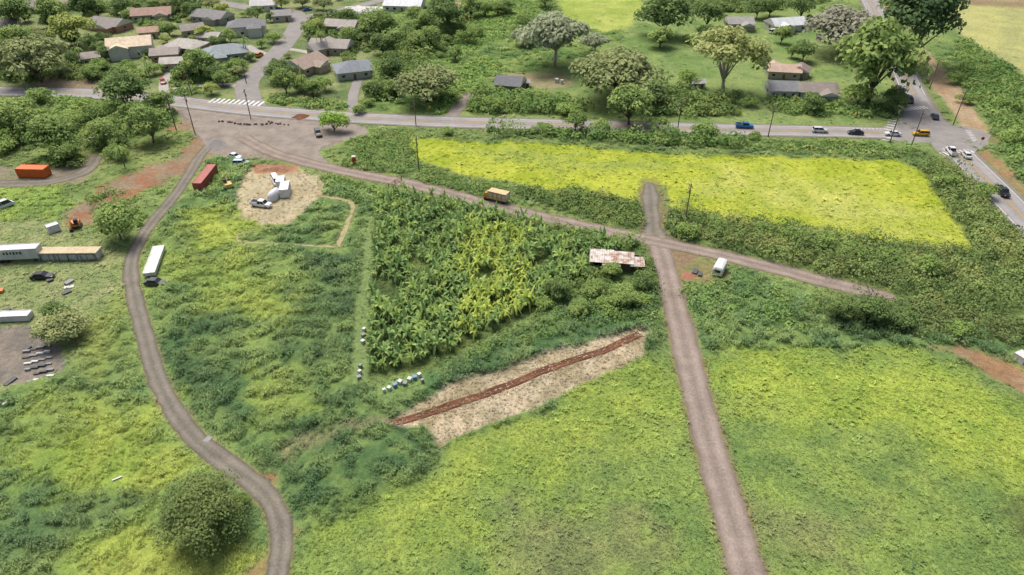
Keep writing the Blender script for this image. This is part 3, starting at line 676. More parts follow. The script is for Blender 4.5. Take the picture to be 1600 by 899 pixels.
for t in [(28,185,74),(85,213,78),(232,198,68),(195,148,78,'dark'),(158,208,54,'green'),(248,160,48,'green'),(128,170,50,'bush'),(182,241,40,'bush'),(110,238,34,'bush'),(60,150,44,'bush'),(205,180,48,'green'),(5,230,44,'bush'),
 (180,350,70,'green'),(97,510,80,'olive'),(88,493,44,'dark'),
 (20,22,60,'dark'),(20,58,54,'green'),(113,45,68,'yellow'),(52,95,108,'olive'),(82,22,52,'green'),(130,12,44,'dark'),(8,92,44,'dark'),(150,15,30,'green'),
 (190,8,36,'dark'),(262,44,30,'green'),(298,14,34,'dark'),(310,104,50,'green'),(335,112,36,'dark'),(283,116,34,'bush'),(368,104,34,'bush'),(212,118,34,'bush'),(240,110,30,'bush'),
 (592,40,64,'green'),(597,68,40,'dark'),(434,112,44,'dark'),(445,130,42,'green'),(472,134,34,'bush'),(506,134,34,'bush'),(582,138,34,'dark'),(610,108,46,'dark'),(545,58,36,'green'),(486,48,34,'bush'),(428,60,30,'bush'),
 (140,70,30,'dark'),(155,104,30,'bush'),(400,20,30,'dark'),(280,6,36,'dark'),(615,138,34,'green'),
 (665,128,106,'olive'),(698,28,62,'dark'),(735,12,40,'green'),(650,22,40,'green'),(672,62,42,'green'),
 (868,62,130,'grey'),(962,112,144,'olive'),(985,165,78,'green'),(1020,150,52,'dark'),(890,172,44,'bush'),(750,145,38,'bush'),(770,165,38,'bush'),(820,55,50,'grey'),(930,66,56,'grey'),
 (1040,20,84,'dark'),(1033,56,46,'green'),(1106,24,50,'dark'),(1140,88,122,'euc'),(1185,14,34,'dark'),(1257,80,38,'dark'),(1205,10,40,'green'),(1255,14,40,'dark'),
 (1320,42,132,'brown'),(1373,103,144,'green'),(1270,160,38,'dark'),(1342,150,54,'bush'),(1172,160,30,'bush'),(1075,125,40,'bush'),(1400,152,40,'green'),
 (1445,30,130,'tall'),(1402,6,60,'dark'),(1492,125,28,'bush'),(1510,155,30,'bush'),(1575,165,40,'bush'),(1590,215,44,'bush'),
 (1100,205,40,'bush'),(520,193,46,'lime'),(956,425,34,'green'),(900,190,40,'green'),(1030,195,34,'bush'),(1180,213,24,'bush'),(850,200,28,'bush'),(940,195,30,'bush'),
 (318,806,138,'near'),(376,782,36,'bush'),(1075,362,40,'bush'),(1330,395,44,'bush'),(1240,372,40,'bush'),(1450,420,50,'bush'),(1540,300,40,'bush'),(1480,285,36,'bush'),(1360,488,54,'dark'),(1310,488,44,'dark'),(1410,496,48,'dark'),(1500,515,44,'bush'),(1120,352,40,'bush'),(1190,362,38,'bush'),(1290,380,44,'bush'),(1390,400,46,'bush'),
 (930,452,40,'green'),(975,462,50,'green'),(1000,470,40,'bush'),(948,478,44,'bush'),(905,480,40,'green'),(870,455,44,'dark'),(850,478,36,'bush'),(1005,440,36,'dark'),(920,425,28,'dark'),
 (560,172,26,'bush'),(700,205,24,'bush'),(575,160,26,'bush')]:
    tree(*t)
def scatter(polypx,n,kinds,wr):
    P=PW(polypx);mn=P.min(0);mx=P.max(0);c=0;tries=0
    while c<n and tries<n*30:
        tries+=1
        q=rng.uniform(mn,mx);A=np.array([q[0]]);B=np.array([q[1]])
        if polysd(A,B,P)[0]>0: continue
        if min(linesd(A,B,RW[k])[0]-roads[k][1] for k in ("highway","residential_street","residential_street_branch","driveway","farm_lane","cross_highway","concrete_driveway","house_driveway","house_path","front_driveway"))<2.2: continue
        if any(math.hypot(q[0]-U(hx,hy,1.5)[0],(q[1]-U(hx,hy,1.5)[1]))<hw_/S(hy)*.5+1.5 for hx,hy,hw_ in HOUSES): continue
        dep=q[1]*cp+H*sp;px=800+F*q[0]/dep;py=449.5+F*(H*cp-q[1]*sp)/dep
        w=rng.uniform(*wr);tree(px,py-4,w,kinds[rng.integers(len(kinds))]);c+=1
scatter([(0,0),(620,0),(620,140),(420,150),(270,140),(0,125)],105,['bush','green','dark','bush','yellow','olive'],(12,34))
scatter([(1060,0),(1380,10),(1400,180),(1060,185)],26,['bush','green','dark'],(12,32))
scatter([(0,155),(250,165),(250,235),(0,265)],24,['bush','green','green'],(22,46))
scatter([(620,20),(860,0),(820,100),(640,160)],22,['bush','green'],(16,36))
# ---------------------------------------------------------------- banana plants
def bananamesh(seed,ca,cb,nl=13,Ln=1.5,wd=.24,rise=1.7,z0=1.8):
    r=np.random.default_rng(seed);V=[];Fq=[];C=[]
    for i in range(nl):
        th=i*2.399+r.uniform(-.3,.3);L=Ln*r.uniform(.65,1.2);up=r.uniform(.3,1.3)*rise;dr=r.uniform(1.6,3.2)
        if i>=nl-2: up=2.4;L*=.8;dr=.8
        d=np.array([math.cos(th),math.sin(th)]);q=np.array([-d[1],d[0]]);o=len(V);ns=6
        t0=r.random();c0=(lin(ca)*(1-t0)+lin(cb)*t0)*FOLG*.93
        for k in range(ns+1):
            s=k/ns;x=L*(s*.95-.12*s*s);z=z0+up*L*s*.7-dr*s*s*L*.5
            w=wd*max(.05,math.sin(math.pi*min(1,s*.86+.12))**.6) if s>.12 else .05
            if 0<s<1: w*=r.uniform(.75,1.1)
            for j,ww in ((-1,w),(0,0),(1,w)):
                V.append((*(d*x+q*j*ww),z-abs(j)*ww*.45));C.append(c0*(1.2 if j==0 else 1.0)*r.uniform(.88,1.12))
            if k<ns:
                a=o+k*3;Fq+=[(a,a+1,a+4,a+3),(a+1,a+2,a+5,a+4)]
    me=npmesh("crown",np.array(V),np.array(Fq),np.array(C),True);me.materials.append(FOL);return me
BD=[bananamesh(i,(92,124,68),(138,164,96)) for i in range(5)]
BY=[bananamesh(10+i,(142,166,72),(184,198,98)) for i in range(5)]
BM=[bananamesh(20+i,(114,146,72),(158,180,98)) for i in range(5)]
sb=MB();sb.tube((0,0,-.05),(0.04,0,1.2),.15,.12,8);sb.tube((0.04,0,1.2),(0,0,1.9),.12,.07,8)
STEM=sb.mesh("stem",[paint("banana_stem",(130,130,80),.7,0,.3,3)],True)
BX,BYy=inpoly_pts(PW([(588,312),(625,302),(985,385),(925,418),(900,440),(830,482),(690,558),(596,585),(572,582),(588,400)]),1.7)
YB=PW([(735,350),(825,365),(830,480),(800,525),(705,540),(715,450)])
k=(fbm(BX,BYy,5,2,120)>.27)
BX,BYy=BX[k],BYy[k]
order=np.argsort(BYy);BX,BYy=BX[order],BYy[order]
sdY=polysd(BX+(fbm(BX,BYy,5,2,7)-.5)*6,BYy,YB)
rest=[]
for i in range(len(BX)):
    y_=sdY[i]<0
    lst=BY if (y_ and rng.random()<.72) else (BM if rng.random()<(.7 if y_ else .28) else BD)
    mc=lst[rng.integers(5)];s=rng.uniform(.65,1.25);a=rng.uniform(0,6.28)
    if i<298:
        e=top("banana_plant","yellow green banana plant in plantation" if lst is BY else "green banana plant with broad arching leaves","banana plant",(BX[i],BYy[i],0),a,"banana plants in the plantation",(s,s,s*rng.uniform(.85,1.3)))
        part(e,"stem",STEM,None);part(e,"crown",mc,None)
    else: rest.append((mc,BX[i],BYy[i],s,a))
if rest:
    VV=[];FF=[];CC=[];o=0
    for mc,x,y_,s,a in rest:
        n=len(mc.vertices);v=np.empty(n*3,np.float32);mc.vertices.foreach_get("co",v);v=v.reshape(-1,3)*s
        c,sn=math.cos(a),math.sin(a);v=np.stack([v[:,0]*c-v[:,1]*sn+x,v[:,0]*sn+v[:,1]*c+y_,v[:,2]*rng.uniform(.85,1.3)],1)
        f=np.empty(len(mc.loops),np.int32);mc.loops.foreach_get("vertex_index",f);f=f.reshape(-1,4)
        cl=np.empty(n*4,np.float32);mc.attributes["Col"].data.foreach_get("color",cl);cl=cl.reshape(-1,4)[:,:3]*rng.uniform(.85,1.1)
        VV.append(v);FF.append(f+o);CC.append(cl);o+=n
    me=npmesh("banana_plants",np.vstack(VV),np.vstack(FF),np.vstack(CC),True);me.materials.append(FOL)
    link(bpy.data.objects.new("banana_plants",me),"far rows of green banana plants in the plantation","banana plants",kind="stuff")
PALM=[bananamesh(40,(100,128,66),(138,158,88),14,3.0,.3,.9,7.5)]
pm=MB();pm.tube((0,0,-.1),(.25,0,4),.2,.15,8);pm.tube((.25,0,4),(0,0,7.6),.15,.11,8);PT=pm.mesh("trunk",[BARK],True)
for (cx,cy) in ((632,38),(470,118),(185,232),(330,98),(455,105),(668,95),(150,190),(500,50),(225,90),(120,75),(380,60)):
    s=rng.uniform(.7,1.0) if cy>50 else 1.2
    p=U(cx,cy,7.5*s)
    e=top("palm_tree","slender palm tree with arching fronds","palm tree",(p[0],p[1],0),rng.uniform(0,6),"palm trees",(s,s,s))
    part(e,"trunk",PT,None);part(e,"crown",PALM[0],None)
# ---------------------------------------------------------------- houses
def roofprism(mb,w,d,z0,rise,ov,hip,cx=0,cy=0,mi=0,gi=1):
    X=w/2+ov;Y=d/2+ov;rx=X-(Y*.95 if hip else 0);t=.14
    V=[(cx-X,cy-Y,z0),(cx+X,cy-Y,z0),(cx+X,cy+Y,z0),(cx-X,cy+Y,z0),(cx-rx,cy,z0+rise),(cx+rx,cy,z0+rise)]
    V+= [(x,y,z-t) for x,y,z in V[:4]]
    mb.add(V,[(0,1,5,4),(2,3,4,5)],mi);mb.add(V,[(1,2,5),(3,0,4)],mi if hip else gi)
    mb.add(V,[(6,7,1,0),(7,8,2,1),(8,9,3,2),(9,6,0,3),(9,8,7,6)],gi)
def house(cx,cy,wpx,dm,rot,roofc,wallc,label,hip=False,h=2.9,wing=None,kind="shingle",cat="house",chim=False):
    p=U(cx,cy,h);w=wpx/S(cy)*1.03;rot=math.radians(rot)
    if cat=="house": dm=dm*1.12
    if wing is None and cat=="house" and w>10: wing=((.22,-.5,5.5,6) if int(cx)%2 else (-.24,.45,6,6))
    e=top("house",label,cat,(p[0],p[1],0),rot)
    WM=paint("painted_wall",wallc,.7,0,.15,.8);RM=roofmat(roofc,kind);TR=paint("white_trim",(215,212,205),.6)
    wb=MB();wb.box(0,0,h/2,w,dm,h,0)
    rb=MB();rise=dm*.24;roofprism(rb,w,dm,h+.14,rise,.6,hip)
    if wing:
        wx,wy,ww,wd=wing;wb.box(wx*w,wy*dm,h/2-.1,ww,wd,h-.2,0)
        t=MB();roofprism(t,wd,ww,h-.07,ww*.22,.5,hip)
        V=[(-y+wx*w,x+wy*dm,z) for x,y,z in t.v]
        o=len(rb.v);rb.v+=V;rb.f+=[tuple(i+o for i in f) for f in t.f];rb.m+=t.m
    part(e,"wall",wb,[WM]);r=part(e,"roof",rb,[RM,TR])
    n=max(2,int(w/3.2))
    for side in (-1,1):
        for i in range(n):
            x=-w/2+w*(i+.5)/n
            if wing and side*wing[1]>0 and abs(x-wing[0]*w)<wing[2]/2+.8: continue
            if side==-1 and i==n//2:
                db=MB();db.box(x,side*(dm/2+.03),1.05,1.0,.07,2.1);part(e,"door",db,[paint("door_paint",(120,84,62),.5)])
                continue
            fb=MB();fb.box(x,side*(dm/2+.02),1.65,1.5,.06,1.15,1);fb.box(x,side*(dm/2+.035),1.65,1.3,.08,.95,0)
            part(e,"window",fb,[glass(),TR])
    for side in (-1,1):
        fb=MB();fb.box(side*(w/2+.02),0,1.65,.06,1.5,1.15,1);fb.box(side*(w/2+.035),0,1.65,.08,1.3,.95,0)
        part(e,"window",fb,[glass(),TR])
    return e
WT=(225,222,214)
house(172,36,50,9,-18,(144,136,132),(184,140,118),"brown walled house with grey gable roof",wing=(.2,-.5,6,7))
house(203,68,56,10,20,(232,212,180),WT,"white two storey house with cream tiled roof",h=4.6,wing=(-.25,-.4,7,6))
house(238,20,52,9,15,(168,134,118),(190,180,165),"low house with brown gable roof",wing=(.25,-.4,6,6))
house(290,70,52,9,-15,(192,186,176),(190,170,150),"tan house with pale grey roof",hip=True)
house(258,82,36,7,15,(166,156,148),(180,150,130),"small house with weathered brown roof")
house(352,80,60,10,25,(150,160,164),(164,164,164),"house with blue grey hipped roof on a lawn",hip=True,wing=(-.25,-.45,7,7))
house(385,38,50,9,15,(126,126,130),WT,"white house with dark grey roof",h=4.2,hip=True)
house(332,24,52,9,-20,(134,132,132),(175,170,160),"low house with dark shingle roof",wing=(.2,-.4,6,6))
house(412,6,34,8,10,(205,205,205),WT,"white house with light roof")
house(477,98,52,10,62,(168,148,132),(204,184,158),"tan house with brown shingle roof",wing=(.1,-.5,6,6))
house(550,106,48,10,20,(134,142,150),(186,188,182),"grey house with dark hipped roof",hip=True,wing=(.35,.4,6,7))
house(518,70,56,9,-8,(166,158,150),(180,165,150),"low house with worn grey roof")
house(570,18,52,8,0,(230,228,224),WT,"long white roofed house",kind="metal")
house(632,6,54,10,-8,(234,236,238),WT,"white house with bright metal roof",kind="metal")
house(535,38,46,8,-10,(176,168,160),(180,170,160),"house with light brown roof among trees")
house(700,10,44,8,-12,(174,138,118),(190,170,150),"house with reddish brown roof")
house(797,128,36,8,-14,(112,114,118),(136,132,126),"small dark grey gabled house beside hedge")
house(1228,36,50,9,12,(214,218,220),WT,"white plantation house with pale metal roof",kind="metal",wing=(-.2,-.5,7,6))
house(1155,34,36,8,0,(166,164,160),(170,160,150),"grey roofed house among trees")
house(1224,108,44,7,-10,(204,176,156),(178,168,158),"cottage with patchy rust coloured roof")
house(1250,108,22,6,60,(146,132,124),(160,150,140),"small shed with brown roof")
house(1222,136,40,8,-4,(134,136,140),(204,204,199),"white walled cottage with dark grey roof")
house(1275,138,52,8,-4,(154,144,136),(184,180,174),"long cottage with brown grey roof")
house(1090,128,18,4,5,(198,198,194),(180,178,170),"small pale garden shed",cat="shed",h=2.2)
house(820,128,12,3,5,(170,170,165),(170,165,160),"tiny grey shed beside small house",cat="shed",h=2)
house(60,8,40,9,20,(144,132,126),(170,160,150),"low house with brown roof among trees")
house(10,38,30,9,20,(154,142,134),(170,160,150),"low house with brown roof among trees")
house(300,44,30,7,30,(150,142,134),(170,160,150),"small house with brown roof")
house(232,48,26,6,20,(182,148,126),(190,170,150),"small outbuilding with terracotta roof")
house(498,74,26,7,40,(150,144,140),(180,170,160),"small house with grey roof")
house(270,96,30,6,10,(194,188,180),(190,180,165),"small pale roofed outbuilding")
house(120,4,40,8,-10,(156,136,124),(180,170,150),"low house with brown roof")
house(440,22,26,7,15,(150,146,142),(190,184,174),"small house with grey roof")
house(330,56,30,6,-10,(184,178,168),(190,180,170),"small pale roofed outbuilding")
house(140,88,24,6,30,(160,148,138),(190,180,170),"small house with brown roof")
# ---------------------------------------------------------------- vehicles
TYRE=paint("tyre_rubber",(34,34,36),.8);RIM=paint("wheel_rim",(150,152,156),.35,.6);LAMP=paint("headlight_glass",(225,225,215),.2);TAIL=paint("tail_light",(150,30,26),.3)
def vehicle(px,py,px2,py2,color,kind,label,cname=None,group=None):
    p=U(px,py,.7);a=heading((px,py),(px2,py2))
    nm={"sedan":"car","suv":"car","pickup":"pickup_truck","van":"van"}[kind]
    e=top(nm,label,{"sedan":"car","suv":"car","pickup":"pickup truck","van":"van"}[kind],(p[0],p[1],.03 if group is None else .11),a,group)
    M=paint("car_paint",color,.25,.1,.06,k=.85)
    L={"sedan":4.7,"suv":4.8,"pickup":5.6,"van":5.4}[kind];W=.93 if kind!="pickup" else 1.0
    if kind=="sedan": st=[(-L/2,.4,.8,.8),(-L/2+.15,.3,.95,.9),(-1.2,.28,.98,W),(1.0,.28,.98,W),(L/2-.35,.3,.82,.9),(L/2,.4,.68,.78)];cab=(-1.75,1.05,-1.15,.35,.96,1.45)
    elif kind=="suv": st=[(-L/2,.45,.95,.85),(-L/2+.1,.35,1.1,.92),(-1.2,.33,1.12,W),(1.0,.33,1.1,W),(L/2-.3,.35,.98,.9),(L/2,.45,.8,.8)];cab=(-2.25,1.15,-2.0,.5,1.08,1.72)
    elif kind=="pickup": st=[(-L/2,.55,1.0,.95),(-L/2+.05,.45,1.02,1.0),(-.4,.42,1.02,W),(1.3,.42,1.15,W),(L/2-.25,.45,1.08,.93),(L/2,.5,.9,.86)];cab=(-.65,1.65,-.45,1.0,1.0,1.85)
    else: st=[(-L/2,.4,1.1,.9),(-L/2+.05,.35,1.15,.97),(-1.2,.33,1.2,1.0),(1.6,.33,1.2,1.0),(L/2-.2,.35,1.05,.95),(L/2,.45,.85,.85)];cab=(-2.65,2.2,-2.55,1.4,1.15,2.1)
    b=MB();b.loft([[(x,-w*.94,zl),(x,-w,(zl+zh)/2),(x,-w*.9,zh),(x,w*.9,zh),(x,w,(zl+zh)/2),(x,w*.94,zl)] for x,zl,zh,w in st])
    part(e,"body",b,[M])
    x0,x1,t0,t1,zb,zt=cab;c=MB();w0=W*.88;w1=W*.72
    c.loft([[(x0,-w0,zb),(x1,-w0,zb),(x1,w0,zb),(x0,w0,zb)],[(t0,-w1,zt),(t1,-w1,zt),(t1,w1,zt),(t0,w1,zt)]])
    part(e,"window",c,[glass()])
    r=MB();r.box((t0+t1)/2,0,zt+.02,(t1-t0)+.06,w1*2+.06,.06,0,.94,.94)
    for sx in (-1,1):
        for (xa,xb) in ((x0,t0),((x0+x1)/2,(t0+t1)/2),(x1,t1)): r.tube((xa,sx*w0,zb),(xb,sx*w1,zt),.05,.05,4)
    part(e,"roof",r,[M])
    for x in (-L*.31,L*.31):
        for s in (-1,1):
            t=MB();t.tube((x,s*(W-.2),.34),(x,s*(W+.02),.34),.34,.34,14);wo=part(e,"wheel",t,[TYRE])
            ri=MB();ri.tube((x,s*(W+.0),.34),(x,s*(W+.04),.34),.2,.2,10);part(wo,"rim",ri,[RIM])
    for s in (-1,1):
        h=MB();h.box(L/2-.06,s*.62,.74 if kind=="sedan" else .86,.14,.36,.16);part(e,"headlight",h,[LAMP])
        h=MB();h.box(-L/2+.02,s*.68,.78,.1,.24,.2);part(e,"tail_light",h,[TAIL])
    if kind=="pickup":
        bd=MB();bd.box(-L/2+1.05,0,1.035,1.9,1.6,.02,1)
        for s in (-1,1): bd.box(-L/2+1.05,s*.88,1.2,2.0,.12,.4,0)
        bd.box(-L/2+.1,0,1.2,.1,1.64,.4,0);part(e,"cargo_bed",bd,[M,paint("bed_liner",(60,60,62),.8)])
    return e
HG="cars driving on the highway"
vehicle(1163,197,1260,202,(60,120,180),"pickup","blue pickup truck driving along the highway",group=HG)
vehicle(1281,204,1380,207,(215,215,218),"suv","silver white car driving on the highway",group=HG)
vehicle(1337,207,1240,202,(52,56,66),"sedan","dark sedan waiting on the highway",group=HG)
vehicle(1395,209,1300,204,(225,225,228),"sedan","white car stopped near the junction",group=HG)
vehicle(1439,209,1380,207,(216,170,30),"suv","yellow car turning in the junction",group=HG)
vehicle(1422,157,1450,200,(58,60,66),"suv","dark car approaching the junction",group=HG)
vehicle(1461,182,1440,150,(70,76,90),"sedan","dark blue car leaving the junction",group=HG)
vehicle(1487,237,1460,205,(228,228,230),"pickup","white pickup truck waiting at the junction",group=HG)
vehicle(1510,242,1485,212,(222,222,222),"sedan","white sedan beside the waiting pickup",group=HG)
vehicle(1566,300,1600,332,(48,48,52),"pickup","black pickup truck driving on the road",group=HG)
vehicle(408,319,430,322,(232,232,234),"pickup","white pickup truck parked on cleared ground")
vehicle(431,283,440,300,(232,232,234),"van","white van parked on cleared ground")
vehicle(367,244,385,250,(222,224,226),"sedan","white car parked at the gravel yard edge")
vehicle(377,255,395,255,(190,212,226),"suv","pale blue white car parked beside gravel road")
vehicle(497,208,500,215,(96,98,96),"suv","grey vehicle parked under small bright tree")
vehicle(4,322,20,316,(215,218,222),"van","white van parked on grass track")
vehicle(66,431,90,430,(40,42,46),"sedan","black car parked on the grass lot")
vehicle(145,217,150,205,(225,225,225),"sedan","white car parked between bushes")
vehicle(243,441,260,442,(66,72,80),"sedan","dark damaged car body on tall grass")
vehicle(268,92,275,75,(60,60,64),"suv","dark car parked in driveway");vehicle(405,86,430,70,(200,120,40),"suv","orange car parked on residential street")
vehicle(1210,50,1230,47,(225,225,225),"van","white van parked by plantation house");vehicle(436,14,470,10,(90,140,190),"sedan","blue car parked on residential street")
vehicle(300,118,320,112,(120,124,130),"suv","grey car parked by house");vehicle(254,127,258,140,(170,60,50),"sedan","dark red car on driveway")
vehicle(480,15,500,12,(70,110,170),"sedan","blue car parked by house")
# ---------------------------------------------------------------- containers and trailers
def corr(mb,L,W,Hh,z0=.15,mi=0):
    n=int(L/.45);mb.box(0,0,z0+Hh/2,L,W,Hh,mi)
    for s in (-1,1):
        for i in range(n): mb.box(-L/2+(i+.5)*L/n,s*(W/2+.02),z0+Hh/2,L/n*.5,.05,Hh*.88,mi)
    for s in (-1,1):
        mb.box(0,s*(W/2-.03),z0+Hh+.03,L+.04,.12,.08,mi)
def container(p1,p2,col,label,Hh=2.5,W=2.44,L=None,wheels=False,name="shipping_container",cat="container",z0=None):
    a=U(*p1,Hh/2);b=U(*p2,Hh/2);c=(a+b)/2;L=L or np.linalg.norm(b-a);an=math.atan2(b[1]-a[1],b[0]-a[0])
    e=top(name,label,cat,(c[0],c[1],0),an);M=paint("container_paint",col,.55,0,.22,.7)
    z0=z0 if z0 is not None else (1.0 if wheels else .15)
    mb=MB();corr(mb,L,W,Hh,z0);part(e,"body",mb,[M])
    for s in (-1,1):
        d=MB();d.box(L/2+.03,s*W/4,z0+Hh/2,.06,W/2-.08,Hh*.92);dd=part(e,"door",d,[M])
        hb=MB()
        for q in (-.25,.25): hb.tube((L/2+.08,s*W/4+q,z0+.2),(L/2+.08,s*W/4+q,z0+Hh-.2),.025,.025,6)
        part(dd,"handle",hb,[RIM])
    if wheels:
        ch=MB();ch.box(0,0,.85,L*.95,1.0,.2);part(e,"chassis",ch,[TYRE])
        for x in (-L*.38,-L*.27):
            for s in (-1,1):
                t=MB();t.tube((x,s*.75,.5),(x,s*1.2,.5),.5,.5,14);part(e,"wheel",t,[TYRE])
        t=MB();t.box(L*.33,0,.45,.2,1.4,.9);part(e,"landing_leg",t,[RIM])
    return e
container((309,294),(333,264),(176,92,82),"long weathered red shipping container beside the track")
container((31,268),(74,269),(232,110,34),"bright orange shipping container on grass",W=3.0)
container((234,432),(250,389),(222,222,220),"white flat topped trailer body on tall grass",Hh=.8,W=2.5,name="trailer",cat="trailer",z0=.5)
t=container((0,401),(60,398),(224,224,226),"white semi trailer with dark lettering on lot",wheels=True,L=9.5,name="semi_trailer",cat="trailer")
lb=MB()
for i,x in enumerate((-2.2,-1.5,-.8,-.1,.6,1.3)): lb.box(x,-1.262,2.6,.42,.02,.7 if i%2 else .55)
part(t,"lettering",lb,[paint("dark_blue_letter",(40,46,84),.5)])
container((0,496),(48,494),(228,228,228),"long white trailer with open side",Hh=1.3,W=2.0,wheels=False,name="trailer",cat="trailer")
container((74,360),(92,354),(232,234,236),"small white rounded box trailer on grass",Hh=1.8,W=1.8,name="box_trailer",cat="trailer")
container((444,304),(447,290),(235,236,238),"white cargo box trailer on cleared ground",Hh=2.4,W=2.3,name="box_trailer",cat="trailer")
container((438,291),(440,281),(226,228,230),"white cargo box beside the van",Hh=2.3,W=2.2,name="box_trailer",cat="trailer")
p=U(1125,418,1.2);e=top("caravan","small white rounded caravan at road junction","caravan",(p[0],p[1],0),heading((1120,427),(1130,408)))
mb=MB();prof=[(-.97,.45),(-1.05,.8),(-1.05,1.9),(-.9,2.25),(-.5,2.42),(.5,2.42),(.9,2.25),(1.05,1.9),(1.05,.8),(.97,.45)]
mb.loft([[(x,a*s1*1.1,.45+(b-.45)*s2) for a,b in prof] for x,s1,s2 in ((-2.4,.93,.8),(-2.2,.99,.97),(-1.2,1,1),(1.2,1,1),(2.2,.99,.96),(2.45,.93,.72))]);part(e,"body",mb,[paint("caravan_white",(226,226,224),.4,0,.12)])
mb=MB();mb.box(-2.4,0,1.5,.12,1.2,.6);part(e,"window",mb,[glass()])
mb=MB();mb.box(-.6,-1.16,1.5,.9,.05,.55);part(e,"window",mb,[glass()])
mb=MB();mb.box(.8,-1.16,1.3,.65,.05,1.5);part(e,"door",mb,[paint("caravan_door",(205,205,200),.5)])
for s in (-1,1):
    t=MB();t.tube((0,s*.75,.33),(0,s*1.0,.33),.33,.33,12);part(e,"wheel",t,[TYRE])
t=MB();t.tube((2.3,0,.45),(3.3,0,.42),.05,.05,6);part(e,"tow_bar",t,[RIM])
def tarp(px,py,L,W,Hh,label):
    p=U(px,py,Hh/2);e=top("covered_load",label,"covered load",(p[0],p[1],0),math.radians(75))
    mb=MB();rings=[]
    for x,s in ((-L/2,.6),(-L*.4,.9),(-L*.1,1),(L*.25,.97),(L*.42,.75),(L/2,.35)):
        rings.append([(x,W/2*s*math.cos(t),Hh*s*max(0,math.sin(t))**.6+.05) for t in np.linspace(0,math.pi,9)])
    mb.loft(rings);part(e,"cover",mb,[paint("white_tarp",(232,233,236),.5,0,.12,1.5)],smooth=True)
    b=MB();b.box(0,0,.12,L*.9,W*.8,.2);part(e,"base",b,[TYRE])
tarp(429,303,5.0,2.6,2.6,"white tarp covered load on cleared ground")
p=U(107,392,2.0);e=top("open_shed","long tan roofed open storage shed","shed",(p[0],p[1],0),0.02)
mb=MB();mb.box(0,0,2.15,13.6,2.8,.14,0);mb.box(0,0,2.02,13.7,2.9,.1,1);part(e,"roof",mb,[roofmat((216,198,160),"metal"),paint("white_trim",(215,212,205),.6)])
mb=MB();mb.box(0,1.3,.98,13.2,.1,1.96);mb.box(-6.55,0,.98,.1,2.5,1.96);mb.box(6.55,0,.98,.1,2.5,1.96);part(e,"wall",mb,[paint("shed_wall",(215,212,205),.7)])
for i in range(5):
    mb=MB();mb.box(-6+i*3,-1.25,.98,.12,.12,1.96);part(e,"post",mb,[RIM])
mb=MB()
for i in range(6): mb.box(-5.3+i*2.1,-.2,.75,1.9,1.6,1.5)
part(e,"stored_goods",mb,[paint("pale_goods",(214,212,206),.8)])
p=U(963,404,2.4);e=top("farm_shack","low farm shack with rusted corrugated metal roof","shack",(p[0],p[1],0),math.radians(-8))
mb=MB()
for cx,cy,cz,sx,sy,r in ((-3.2,.3,2.6,5.4,5.6,.02),(1.6,0,2.75,4.6,5.0,-.03),(4.6,-.8,2.45,3.2,4.0,.05),(-1.0,-2.3,2.35,4.0,1.6,-.04)): mb.box(cx,cy,cz,sx,sy,.08,0,rot=r)
part(e,"roof",mb,[rustmat()])
mb=MB();mb.box(-.2,2.1,1.2,10.5,.1,2.4);mb.box(-5.3,0,1.2,.1,4.2,2.4);mb.box(1,-1.2,1.15,5,.1,2.3);mb.box(5.2,.2,1.15,.1,3.0,2.3);part(e,"wall",mb,[paint("weathered_board",(120,110,98),.8,0,.3)])
for x,y in ((-5,-2.3),(-2.5,-2.9),(.5,-2.9),(5.5,-2.5),(3,-2.2)):
    mb=MB();mb.box(x,y,1.15,.12,.12,2.3);part(e,"post",mb,[BARK])
p=U(775,306,1.5);e=top("stake_truck","tan wooden sided stake truck parked on road verge","truck",(p[0],p[1],.0),heading((775,306),(745,299)))
mb=MB();mb.box(-.8,0,1.0,5.4,2.3,.2,0)
for s in (-1,1):
    for zz_ in (1.5,2.75): mb.box(-.8,s*1.12,zz_,5.3,.06,.2,0)
    for i in range(5): mb.box(-3.4+i*1.3,s*1.16,1.95,.2,.1,1.9,0)
mb.box(-.8,0,2.95,5.3,2.3,.08,1)
part(e,"cargo_bed",mb,[paint("tan_wood",(214,178,98),.7,0,.2),paint("tan_canvas",(220,196,150),.8)])
mb=MB()
for i in range(4): mb.box(-2.75+i*1.3,0,1.9,1.05,2.1,1.6)
part(e,"load",mb,[paint("white_crate",(230,226,216),.7)])
mb=MB();mb.loft([[(2.0,-1,.5),(3.3,-1,.5),(3.3,1,.5),(2.0,1,.5)],[(2.0,-1,1.4),(3.3,-1,1.4),(3.3,1,1.4),(2.0,1,1.4)],[(2.0,-.9,2.2),(2.9,-.9,2.2),(2.9,.9,2.2),(2.0,.9,2.2)]]);part(e,"cab",mb,[paint("yellow_cab",(206,160,50),.4)])
mb=MB();mb.box(3.12,0,1.8,.06,1.5,.6);part(e,"window",mb,[glass()])
for x in (-2.4,2.6):
    for s in (-1,1):
        t=MB();t.tube((x,s*.75,.45),(x,s*1.1,.45),.45,.45,12);part(e,"wheel",t,[TYRE])
p=U(553,250,1.1);e=top("portable_toilet","orange red portable toilet beside gravel road","portable toilet",(p[0],p[1],0),.2)
mb=MB();mb.box(0,0,1.05,1.15,1.15,2.1,0);part(e,"wall",mb,[paint("orange_plastic",(216,96,52),.5)])
mb=MB();mb.box(0,0,2.2,1.25,1.25,.2,0,.8,.8);part(e,"roof",mb,[paint("white_plastic",(226,222,216),.5)])
mb=MB();mb.box(0,-.59,1.0,.8,.05,1.85);part(e,"door",mb,[paint("orange_plastic",(200,84,46),.5)])
p=U(617,284,.6);e=top("wooden_barrier","wooden barrier gate across gravel road edge","barrier",(p[0],p[1],0),heading((606,290),(626,278)))
